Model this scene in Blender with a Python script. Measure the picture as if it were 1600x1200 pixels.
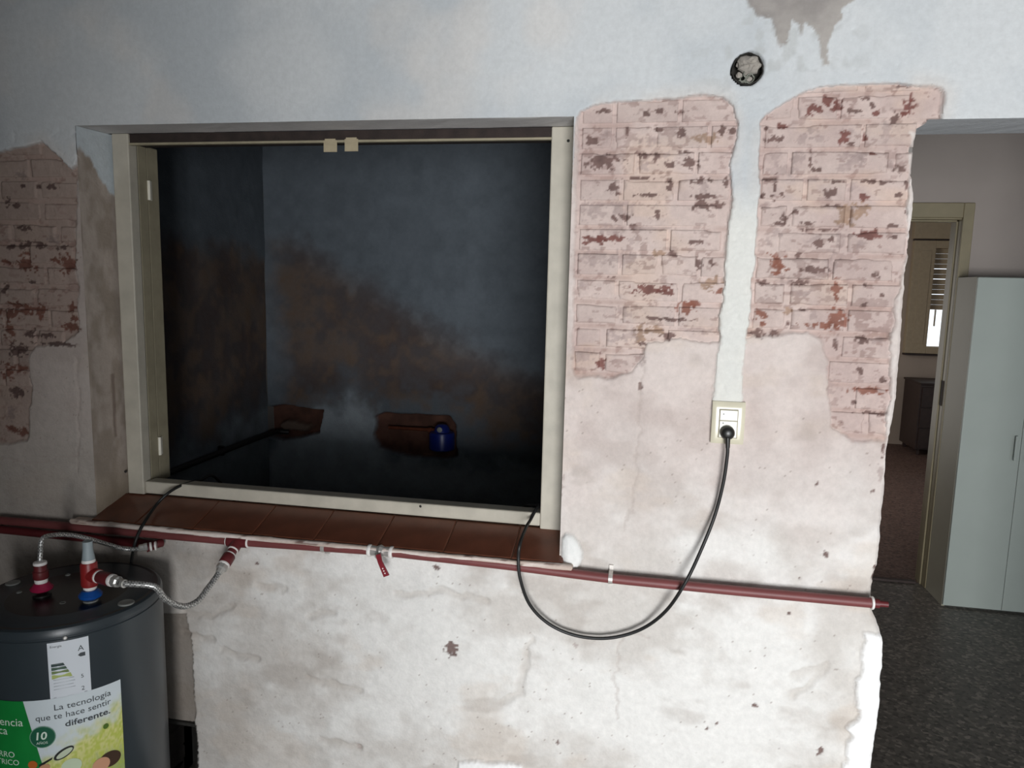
import bpy, math, random
import numpy as np
from mathutils import Vector, Matrix

# ------------------------------------------------------------------ reset
for o in list(bpy.data.objects):
    bpy.data.objects.remove(o)
scene = bpy.context.scene
COL = scene.collection
random.seed(7)

# ------------------------------------------------------------------ camera
FPX = 1131.37
ROT = np.array([[0.98264263, 0.18400267, 0.02358989],
                [0.04754722, -0.12689839, -0.99077548],
                [-0.17931181, 0.97469986, -0.13344458]])   # rows: right, down, forward
CAM = np.array([0.0, -1.9, 1.66])
cam_data = bpy.data.cameras.new('camera')
cam_data.sensor_fit = 'HORIZONTAL'
cam_data.sensor_width = 36.0
cam_data.lens = FPX / 1600 * 36.0
cam_data.clip_start = 0.02
cam = bpy.data.objects.new('camera', cam_data)
r_, u_, b_ = ROT[0], -ROT[1], -ROT[2]
cam.matrix_world = Matrix(((r_[0], u_[0], b_[0], CAM[0]), (r_[1], u_[1], b_[1], CAM[1]),
                           (r_[2], u_[2], b_[2], CAM[2]), (0, 0, 0, 1)))
COL.objects.link(cam)
scene.camera = cam

# ------------------------------------------------------------------ world, daylight, exposure
world = bpy.data.worlds.new('world')
scene.world = world
world.use_nodes = True
bg = world.node_tree.nodes['Background']
bg.inputs[0].default_value = (0.86, 0.93, 1.0, 1)
bg.inputs[1].default_value = 1.6

def area(name, loc, rot, sx, sy, power, col):
    l = bpy.data.lights.new(name, 'AREA')
    l.shape = 'RECTANGLE'
    l.size, l.size_y = sx, sy
    l.energy = power
    l.color = col
    o = bpy.data.objects.new(name, l)
    o.location = loc
    o.rotation_euler = rot
    COL.objects.link(o)
    return o

# daylight falling in through the patio doorway behind the camera
area('daylight_patio_door', (0.9, -5.0, 0.84), (math.radians(90), 0, 0), 1.6, 1.65, 246, (0.98, 0.99, 1.0))
# unseen fill lamp added at the hidden side of the far bedroom to brighten it
area('bedroom_fill', (0.45, 4.7, 1.25), (math.radians(90), 0, math.radians(-90)), 1.2, 1.7, 26, (1.0, 0.97, 0.93))

vs = scene.view_settings
vs.view_transform = 'Standard'
vs.look = 'None'
vs.gamma = 1.0
vs.exposure = 0.0
vs.use_curve_mapping = False

# ------------------------------------------------------------------ helpers
def at(px, py, Y=0.0):
    d = ROT.T @ np.array([(px - 800) / FPX, (py - 600) / FPX, 1.0])
    return CAM + d * ((Y - CAM[1]) / d[1])

def V(px, py, Y=0.0):
    return Vector(at(px, py, Y))

def lin(c):
    c = np.asarray(c, float) / 255.0
    return np.where(c <= 0.04045, c / 12.92, ((c + 0.055) / 1.055) ** 2.4)

def _hash(ix, iy, s):
    n = (ix * 374761393 + iy * 668265263 + s * 982451653) & 0xffffffff
    n = ((n ^ (n >> 13)) * 1274126177) & 0xffffffff
    n = ((n ^ (n >> 16)) * 1103515245 + 12345) & 0xffffffff
    return (n ^ (n >> 15)) / 4294967296.0

def vnoise(x, y, s=0):
    ix = np.floor(x).astype(np.int64)
    iy = np.floor(y).astype(np.int64)
    fx = x - ix
    fy = y - iy
    fx = fx * fx * fx * (fx * (fx * 6 - 15) + 10)
    fy = fy * fy * fy * (fy * (fy * 6 - 15) + 10)
    a = _hash(ix, iy, s); b = _hash(ix + 1, iy, s)
    c = _hash(ix, iy + 1, s); d = _hash(ix + 1, iy + 1, s)
    return (a + (b - a) * fx) * (1 - fy) + (c + (d - c) * fx) * fy

def fbm(x, y, s=0, o=4):
    v = 0.0; a = 0.5; t = 0.0
    for i in range(o):
        v = v + a * vnoise(x * 2 ** i + 17.3 * i, y * 2 ** i + 9.1 * i, s + i)
        t += a
        a *= 0.5
    return v / t          # 0..1

def sstep(a, b, x):
    t = np.clip((x - a) / (b - a), 0, 1)
    return t * t * (3 - 2 * t)

def sdpoly(X, Z, poly):
    """signed distance, negative inside"""
    d = np.full(X.shape, 1e9)
    inside = np.zeros(X.shape, bool)
    n = len(poly)
    for i in range(n):
        ax, az = poly[i]; bx, bz = poly[(i + 1) % n]
        ex, ez = bx - ax, bz - az
        wx, wz = X - ax, Z - az
        t = np.clip((wx * ex + wz * ez) / (ex * ex + ez * ez + 1e-12), 0, 1)
        d = np.minimum(d, (wx - ex * t) ** 2 + (wz - ez * t) ** 2)
        c = ((az > Z) != (bz > Z)) & (X < ex * (Z - az) / (ez + 1e-12) + ax)
        inside ^= c
    d = np.sqrt(d)
    return np.where(inside, -d, d)

def sdline(X, Z, pts):
    d = np.full(X.shape, 1e9)
    for i in range(len(pts) - 1):
        ax, az = pts[i]; bx, bz = pts[i + 1]
        ex, ez = bx - ax, bz - az
        wx, wz = X - ax, Z - az
        t = np.clip((wx * ex + wz * ez) / (ex * ex + ez * ez + 1e-12), 0, 1)
        d = np.minimum(d, (wx - ex * t) ** 2 + (wz - ez * t) ** 2)
    return np.sqrt(d)

def wp(pts, Y=0.0):
    return [(p[0], p[2]) for p in (at(x, y, Y) for x, y in pts)]

# ------------------------------------------------------------------ materials
def new_mat(name):
    m = bpy.data.materials.new(name)
    m.use_nodes = True
    nt = m.node_tree
    return m, nt, nt.nodes['Principled BSDF']

def mat(name, col, rough=0.6, metal=0.0, var=0.12, scale=30.0, bump=0.0, bscale=200.0, spec=0.5, coat=0.0):
    """plain procedural material: srgb colour broken up by noise, optional bump"""
    m, nt, p = new_mat(name)
    c = lin(col)
    tc = nt.nodes.new('ShaderNodeTexCoord')
    no = nt.nodes.new('ShaderNodeTexNoise')
    no.inputs['Scale'].default_value = scale
    no.inputs['Detail'].default_value = 5
    nt.links.new(tc.outputs['Object'], no.inputs['Vector'])
    r = nt.nodes.new('ShaderNodeValToRGB')
    r.color_ramp.elements[0].position = 0.3
    r.color_ramp.elements[1].position = 0.7
    r.color_ramp.elements[0].color = (*np.clip(c * (1 - var), 0, 1), 1)
    r.color_ramp.elements[1].color = (*np.clip(c * (1 + var), 0, 1), 1)
    nt.links.new(no.outputs['Fac'], r.inputs['Fac'])
    nt.links.new(r.outputs['Color'], p.inputs['Base Color'])
    p.inputs['Roughness'].default_value = rough
    p.inputs['Metallic'].default_value = metal
    p.inputs['Specular IOR Level'].default_value = spec
    p.inputs['Coat Weight'].default_value = coat
    if bump > 0:
        n2 = nt.nodes.new('ShaderNodeTexNoise')
        n2.inputs['Scale'].default_value = bscale
        n2.inputs['Detail'].default_value = 4
        nt.links.new(tc.outputs['Object'], n2.inputs['Vector'])
        b = nt.nodes.new('ShaderNodeBump')
        b.inputs['Strength'].default_value = bump
        b.inputs['Distance'].default_value = 0.002
        nt.links.new(n2.outputs['Fac'], b.inputs['Height'])
        nt.links.new(b.outputs['Normal'], p.inputs['Normal'])
    return m

def mat_attr(name, rough=0.85, var=0.10, scale=60.0, bump=0.35, bscale=140.0, spec=0.25):
    """albedo from the mesh's own colour attribute, fine grain and relief on top"""
    m, nt, p = new_mat(name)
    a = nt.nodes.new('ShaderNodeAttribute')
    a.attribute_name = 'Col'
    g = nt.nodes.new('ShaderNodeNewGeometry')
    no = nt.nodes.new('ShaderNodeTexNoise')
    no.inputs['Scale'].default_value = scale
    no.inputs['Detail'].default_value = 6
    no.inputs['Roughness'].default_value = 0.65
    nt.links.new(g.outputs['Position'], no.inputs['Vector'])
    mr = nt.nodes.new('ShaderNodeMapRange')
    mr.inputs['From Min'].default_value = 0.25
    mr.inputs['From Max'].default_value = 0.75
    mr.inputs['To Min'].default_value = 1 - var
    mr.inputs['To Max'].default_value = 1 + var
    nt.links.new(no.outputs['Fac'], mr.inputs['Value'])
    mx = nt.nodes.new('ShaderNodeVectorMath')
    mx.operation = 'SCALE'
    nt.links.new(a.outputs['Color'], mx.inputs[0])
    nt.links.new(mr.outputs['Result'], mx.inputs['Scale'])
    nt.links.new(mx.outputs['Vector'], p.inputs['Base Color'])
    p.inputs['Roughness'].default_value = rough
    p.inputs['Specular IOR Level'].default_value = spec
    if bump > 0:
        n2 = nt.nodes.new('ShaderNodeTexNoise')
        n2.inputs['Scale'].default_value = bscale
        n2.inputs['Detail'].default_value = 6
        nt.links.new(g.outputs['Position'], n2.inputs['Vector'])
        b = nt.nodes.new('ShaderNodeBump')
        b.inputs['Strength'].default_value = bump
        b.inputs['Distance'].default_value = 0.002
        nt.links.new(n2.outputs['Fac'], b.inputs['Height'])
        nt.links.new(b.outputs['Normal'], p.inputs['Normal'])
    return m

M = {}
M['plaster'] = mat_attr('plaster', var=0.07, bump=0.5)
M['undercoat'] = mat_attr('undercoat', var=0.08, bump=0.7)
M['brick'] = mat_attr('brick', var=0.10, bump=0.8)
M['print'] = mat_attr('print', rough=0.35, var=0.0, bump=0.0, spec=0.5)
M['room_wall'] = mat('room_wall', (128, 124, 120), 0.85, var=0.06, scale=4, bump=0.2)
M['ceiling'] = mat('ceiling', (130, 132, 135), 0.9, var=0.06, scale=3, bump=0.2)
M['frame'] = mat('frame_paint', (184, 178, 164), 0.5, var=0.10, scale=18, bump=0.25, bscale=60)
M['frame_dark'] = mat('frame_dark', (150, 142, 120), 0.55, var=0.14, scale=18, bump=0.25, bscale=60)
M['rust'] = mat('rusty_slot', (44, 34, 30), 0.8, var=0.4, scale=25, bump=0.4)
M['tape'] = mat('tape', (168, 156, 130), 0.5, var=0.1, scale=40)
M['hinge'] = mat('hinge', (220, 215, 200), 0.45, var=0.05)
M['tile'] = mat('sill_tile', (102, 60, 44), 0.32, var=0.22, scale=14, bump=0.1, spec=0.5)
M['grout'] = mat('grout', (116, 82, 62), 0.85, var=0.2)
M['nosing'] = mat('nosing', (200, 182, 168), 0.7, var=0.18, scale=22, bump=0.4, bscale=80)
M['red_pipe'] = mat('red_pipe', (116, 62, 61), 0.5, var=0.10, scale=12)
M['red_fit'] = mat('red_fitting', (138, 36, 36), 0.4, var=0.10, scale=20)
M['dkred_fit'] = mat('dark_red_fitting', (96, 34, 37), 0.45, var=0.10, scale=20)
M['magenta'] = mat('magenta_plastic', (150, 28, 66), 0.4, var=0.06)
M['blue_fit'] = mat('blue_plastic', (14, 74, 150), 0.4, var=0.08)
M['white_seal'] = mat('white_seal', (232, 228, 224), 0.5, var=0.06)
M['grey_pipe'] = mat('grey_pipe', (150, 162, 166), 0.5, var=0.06)
M['chrome'] = mat('chrome', (205, 203, 198), 0.3, metal=0.6, var=0.05)
M['clamp'] = mat('clamp_metal', (205, 200, 194), 0.4, metal=0.5, var=0.15, scale=60)
M['black_rub'] = mat('black_rubber', (26, 26, 26), 0.5, var=0.1)
M['black_plast'] = mat('black_plastic', (34, 34, 32), 0.35, var=0.1)
M['heater'] = mat('heater_enamel', (54, 62, 67), 0.32, var=0.06, scale=6, bump=0.05, bscale=300)
M['heater_top'] = mat('heater_top', (24, 26, 28), 0.3, var=0.15, scale=10)
M['cap_grey'] = mat('cap_grey', (140, 142, 138), 0.5, var=0.1)
M['ivory'] = mat('ivory_plastic', (212, 206, 184), 0.25, var=0.03)
M['ivory2'] = mat('white_plastic', (206, 204, 190), 0.3, var=0.03)
M['wardrobe'] = mat('white_melamine', (156, 164, 158), 0.45, var=0.03, scale=5)
M['wardrobe_side'] = mat('wardrobe_side', (150, 146, 130), 0.5, var=0.04, scale=5)
M['bed_wall'] = mat('passage_wall', (152, 143, 137), 0.85, var=0.05, scale=3, bump=0.2)
M['far_wall'] = mat('far_wall', (180, 165, 152), 0.85, var=0.05, scale=3)
M['door_paint'] = mat('door_paint', (126, 116, 90), 0.45, var=0.10, scale=10)
M['shutter'] = mat('shutter_slat', (176, 160, 134), 0.55, var=0.06)
M['dark_wood'] = mat('dark_wood', (52, 38, 34), 0.5, var=0.2)
M['cement'] = mat('cement', (152, 146, 138), 0.9, var=0.2, scale=60, bump=0.6)
M['dark_void'] = mat('box_inside', (48, 46, 42), 0.9, var=0.3, scale=80)
M['wire'] = mat('wire', (120, 122, 112), 0.5, var=0.2)
M['copper'] = mat('copper_pipe', (120, 66, 46), 0.5, metal=0.4, var=0.2)
M['blue_valve'] = mat('blue_enamel', (20, 38, 120), 0.35, var=0.1)
M['lever'] = mat('lever_coating', (126, 36, 46), 0.4, var=0.08)
M['ink'] = mat('ink', (70, 76, 80), 0.5, var=0.0)
M['white_ink'] = mat('white_ink', (225, 240, 225), 0.5, var=0.0)

# braided hose: fine diagonal weave
def mat_braid():
    m, nt, p = new_mat('steel_braid')
    tc = nt.nodes.new('ShaderNodeTexCoord')
    ck = nt.nodes.new('ShaderNodeTexChecker')
    ck.inputs['Scale'].default_value = 210
    ck.inputs['Color1'].default_value = (0.62, 0.62, 0.60, 1)
    ck.inputs['Color2'].default_value = (0.20, 0.20, 0.195, 1)
    nt.links.new(tc.outputs['Object'], ck.inputs['Vector'])
    nt.links.new(ck.outputs['Color'], p.inputs['Base Color'])
    p.inputs['Metallic'].default_value = 0.6
    p.inputs['Roughness'].default_value = 0.38
    return m
M['braid'] = mat_braid()

# terrazzo: dark ground with small pale and black chips
def mat_terrazzo(name, base, chip, rough=0.35):
    m, nt, p = new_mat(name)
    tc = nt.nodes.new('ShaderNodeTexCoord')
    vo = nt.nodes.new('ShaderNodeTexVoronoi')
    vo.inputs['Scale'].default_value = 75
    nt.links.new(tc.outputs['Object'], vo.inputs['Vector'])
    sp = nt.nodes.new('ShaderNodeSeparateColor')
    nt.links.new(vo.outputs['Color'], sp.inputs['Color'])
    r = nt.nodes.new('ShaderNodeValToRGB')
    e = r.color_ramp.elements
    b = lin(base)
    e[0].position = 0.0; e[0].color = (*(b * 0.5), 1)
    e[1].position = 1.0; e[1].color = (*lin(chip), 1)
    k = e.new(0.30); k.color = (*b, 1)
    k = e.new(0.75); k.color = (*(b * 1.25), 1)
    nt.links.new(sp.outputs['Red'], r.inputs['Fac'])
    nt.links.new(r.outputs['Color'], p.inputs['Base Color'])
    p.inputs['Roughness'].default_value = rough
    return m
M['floor'] = mat_terrazzo('terrazzo', (92, 86, 80), (140, 132, 122), 0.45)
M['floor_red'] = mat_terrazzo('reddish_terrazzo', (96, 74, 66), (120, 98, 88), 0.7)

# ------------------------------------------------------------------ object builders
ORG = {}

def tag(o, label=None, cat=None, group=None, kind=None):
    if label: o['label'] = label
    if cat: o['category'] = cat
    if group: o['group'] = group
    if kind: o['kind'] = kind
    return o

def thing(name, loc, label, cat, group=None, kind=None):
    o = bpy.data.objects.new(name, None)
    o.empty_display_size = 0.05
    COL.objects.link(o)
    o.location = loc
    ORG[o.name] = Vector(loc)
    return tag(o, label, cat, group, kind)

def link_mesh(name, me, m, parent, c):
    o = bpy.data.objects.new(name, me)
    COL.objects.link(o)
    me.materials.append(m)
    if parent is not None:
        o.parent = parent
        o.location = Vector(c) - ORG[parent.name]
    else:
        o.location = c
    ORG[o.name] = Vector(c)
    return o

class MB:
    def __init__(s):
        s.v = []; s.f = []; s.c = None
    def add(s, vs, fs):
        k = len(s.v)
        s.v += [tuple(v) for v in vs]
        s.f += [tuple(i + k for i in f) for f in fs]
        return s
    def box(s, x0, x1, y0, y1, z0, z1, bev=0.0):
        b = min(bev, (x1 - x0) * .45, (y1 - y0) * .45, (z1 - z0) * .45)
        if b <= 0:
            vs = [(x, y, z) for z in (z0, z1) for y in (y0, y1) for x in (x0, x1)]
            return s.add(vs, [(0, 2, 3, 1), (4, 5, 7, 6), (0, 1, 5, 4), (2, 6, 7, 3), (0, 4, 6, 2), (1, 3, 7, 5)])
        import bmesh
        bm = bmesh.new()
        bmesh.ops.create_cube(bm, size=1)
        for v in bm.verts:
            v.co = Vector(((x0 + x1) / 2 + v.co.x * (x1 - x0), (y0 + y1) / 2 + v.co.y * (y1 - y0), (z0 + z1) / 2 + v.co.z * (z1 - z0)))
        bmesh.ops.bevel(bm, geom=bm.edges[:], offset=b, segments=2, affect='EDGES', profile=0.5)
        bm.verts.index_update()
        s.add([v.co[:] for v in bm.verts], [tuple(v.index for v in f.verts) for f in bm.faces])
        bm.free()
        return s
    def tube(s, pts, r, n=12, caps=True):
        pts = [Vector(p) for p in pts]
        rs = r if isinstance(r, (list, tuple)) else [r] * len(pts)
        t0 = (pts[1] - pts[0]).normalized()
        a = t0.orthogonal().normalized()
        rings = []
        for i, p in enumerate(pts):
            t = (pts[min(i + 1, len(pts) - 1)] - pts[max(i - 1, 0)]).normalized()
            a = (a - t * a.dot(t)).normalized()
            b = t.cross(a)
            rings.append([p + (a * math.cos(2 * math.pi * k / n) + b * math.sin(2 * math.pi * k / n)) * rs[i] for k in range(n)])
        vs = [v for ring in rings for v in ring]
        fs = []
        for i in range(len(pts) - 1):
            for k in range(n):
                fs.append((i * n + k, i * n + (k + 1) % n, (i + 1) * n + (k + 1) % n, (i + 1) * n + k))
        if caps:
            fs.append(tuple(range(n - 1, -1, -1)))
            fs.append(tuple((len(pts) - 1) * n + k for k in range(n)))
        return s.add(vs, fs)
    def lathe(s, o, axis, prof, n=32):
        """prof: list of (distance along axis, radius); sharp profile corners are kept by tiny double rings"""
        o = Vector(o); ax = Vector(axis).normalized()
        a = ax.orthogonal().normalized(); b = ax.cross(a)
        vs = []; fs = []
        for (h, r) in prof:
            for k in range(n):
                q = 2 * math.pi * k / n
                vs.append(o + ax * h + (a * math.cos(q) + b * math.sin(q)) * max(r, 1e-5))
        for i in range(len(prof) - 1):
            for k in range(n):
                fs.append((i * n + k, i * n + (k + 1) % n, (i + 1) * n + (k + 1) % n, (i + 1) * n + k))
        fs.append(tuple(range(n - 1, -1, -1)))
        fs.append(tuple((len(prof) - 1) * n + k for k in range(n)))
        return s.add(vs, fs)
    def build(s, name, m, parent=None, smooth=False, origin=None):
        A = np.array(s.v)
        c = (A.min(0) + A.max(0)) / 2
        if parent is None:
            c[2] = A[:, 2].min()
        if origin is not None:
            c = np.array(origin, float)
        me = bpy.data.meshes.new(name)
        me.from_pydata((A - c).tolist(), [], s.f)
        me.update()
        if smooth:
            me.polygons.foreach_set('use_smooth', [True] * len(me.polygons))
            try:
                me.set_sharp_from_angle(angle=math.radians(38))
            except Exception:
                pass
        return link_mesh(name, me, m, parent, c)

def smooth_path(pts, n=8):
    """Catmull-Rom through the points"""
    P = [Vector(p) for p in pts]
    P = [P[0] * 2 - P[1]] + P + [P[-1] * 2 - P[-2]]
    out = []
    for i in range(1, len(P) - 2):
        for k in range(n):
            t = k / n
            a, b, c, d = P[i - 1], P[i], P[i + 1], P[i + 2]
            out.append(0.5 * ((2 * b) + (c - a) * t + (2 * a - 5 * b + 4 * c - d) * t * t + (3 * b - a - 3 * c + d) * t ** 3))
    out.append(P[-2])
    return out

def grid_object(name, m, parent, Pos, RGB, keep, origin=(0, 0, 0), flip=False, smooth=True):
    """Pos (nz,nx,3), RGB linear (nz,nx,3), keep (nz-1,nx-1) bool: mesh of the kept cells"""
    nz, nx = Pos.shape[:2]
    idx = np.arange(nz * nx).reshape(nz, nx)
    q = np.stack([idx[:-1, :-1], idx[:-1, 1:], idx[1:, 1:], idx[1:, :-1]], -1)[keep]
    if flip:
        q = q[:, ::-1]
    used = np.unique(q)
    remap = np.zeros(nz * nx, np.int64)
    remap[used] = np.arange(len(used))
    q = remap[q]
    P = Pos.reshape(-1, 3)[used] - np.array(origin)
    C = RGB.reshape(-1, 3)[used]
    me = bpy.data.meshes.new(name)
    me.vertices.add(len(P)); me.vertices.foreach_set('co', P.astype(np.float32).ravel())
    me.loops.add(q.size); me.loops.foreach_set('vertex_index', q.astype(np.int32).ravel())
    me.polygons.add(len(q))
    me.polygons.foreach_set('loop_start', (np.arange(len(q)) * 4).astype(np.int32))
    if smooth:
        me.polygons.foreach_set('use_smooth', np.ones(len(q), bool))
    me.update(calc_edges=True)
    at_ = me.color_attributes.new('Col', 'FLOAT_COLOR', 'POINT')
    at_.data.foreach_set('color', np.concatenate([np.clip(C, 0, 1), np.ones((len(C), 1))], 1).astype(np.float32).ravel())
    return link_mesh(name, me, m, parent, origin)

# ================================================================== STRUCTURE
WT = 0.17                                   # thickness of the stripped wall
WX0, WX1, WZ0, WZ1 = -1.648, -0.206, 0.915, 2.09
DX0, DX1, DZ1 = 0.622, 1.75, 2.068          # doorway to the passage
RX0, RX1, RY0, CEIL = -2.75, 2.3, -2.9, 2.75

# ---- outlines on the wall, read off as points of the wall plane
PLASTER = wp([(-300, 275), (0, 237), (40, 227), (66, 222), (84, 240), (110, 264), (117, 258), (121, 240), (124, 300), (500, 300), (893, 300),
              (899, 188), (906, 175), (925, 164), (960, 158), (1020, 156), (1060, 152), (1100, 146), (1130, 150), (1145, 165), (1152, 195),
              (1150, 225), (1141, 255), (1145, 315), (1137, 360), (1133, 400), (1130, 450), (1125, 500), (1124, 540),
              (1115, 600), (1110, 645), (1113, 672), (1130, 690), (1155, 690), (1161, 640), (1161, 580), (1168, 530), (1174, 470),
              (1180, 400), (1184, 340), (1187, 300), (1189, 230), (1188, 190), (1200, 175), (1225, 162), (1262, 141),
              (1290, 133), (1340, 131), (1400, 130), (1468, 135), (1476, 145), (1471, 183), (1445, 190), (1460, 230), (1900, 230), (1900, -500), (-300, -500)])
BRICKS = [
    wp([(890, 150), (1160, 130), (1160, 530), (1128, 537), (1085, 533), (1050, 531), (1012, 533), (1003, 560), (985, 585), (955, 592),
        (900, 590), (893, 580), (896, 450), (900, 300), (903, 180)]),
    wp([(1160, 140), (1300, 110), (1500, 110), (1500, 200), (1424, 300), (1421, 380), (1412, 440), (1400, 470), (1395, 520), (1395, 600),
        (1388, 690), (1330, 690), (1300, 668), (1297, 620), (1293, 570), (1283, 535), (1262, 520), (1215, 524), (1160, 528)]),
    wp([(-260, 200), (130, 200), (116, 300), (116, 420), (121, 500), (118, 520), (96, 536), (52, 541), (42, 560), (45, 610), (40, 690), (-180, 712), (-240, 600)]),
]
CEMENT = wp([(1165, -60), (1168, 5), (1182, 28), (1203, 30), (1207, 52), (1216, 78), (1228, 70), (1236, 32), (1247, 40), (1250, 62),
             (1256, 36), (1272, 40), (1280, 66), (1284, 106), (1292, 107), (1294, 72), (1300, 48), (1314, 34), (1318, 14), (1338, 0), (1350, -60)])
CORNER = wp([(1352, 988), (1379, 993), (1390, 1010), (1390, 1400), (1290, 1400), (1319, 1200), (1326, 1168), (1331, 1150), (1325, 1138), (1342, 1120),
             (1337, 1075), (1345, 1050), (1343, 1035), (1349, 1010)])
FRAG = wp([(716, 1191), (745, 1189), (760, 1193), (790, 1192), (815, 1196), (822, 1220), (715, 1220)])
BLOB = wp([(877, 842), (884, 834), (896, 838), (905, 850), (911, 864), (911, 876), (904, 888), (893, 891), (880, 887), (876, 866)], -0.01)
EDGE_BAND = wp([(1428, 205), (1422, 300), (1417, 430), (1405, 470), (1398, 520), (1393, 600), (1386, 690), (1380, 760), (1460, 760), (1480, 205)])
CRACKS = [wp(p) for p in ([(1003, 536), (1004, 590), (999, 640), (1005, 668), (994, 720), (990, 790), (975, 830)],
                          [(1010, 1000), (975, 985), (965, 1020), (962, 1120)], [(0, 715), (45, 722), (95, 716), (118, 712)],
                          [(118, 560), (121, 640), (118, 740)])]
PITS = [wp(p) for p in ([(290, 958), (330, 962), (358, 950)], [(285, 990), (330, 1000)], [(345, 1020), (400, 1032)],
                        [(480, 965), (520, 960)], [(480, 1060), (560, 1080)], [(500, 1160), (560, 1172)], [(400, 912), (440, 922)],
                        [(830, 1000), (810, 1090), (780, 1100)], [(1240, 1060), (1290, 1045), (1240, 1090)], [(620, 930), (700, 925), (760, 945)])]
DARK_STRIP = wp([(235, 960), (288, 962), (297, 1010), (303, 1140), (235, 1140)])  # sunken strip beside the heater in a darker tone
NICHE = wp([(250, 1132), (303, 1136), (306, 1170), (309, 1330), (250, 1330)])

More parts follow.
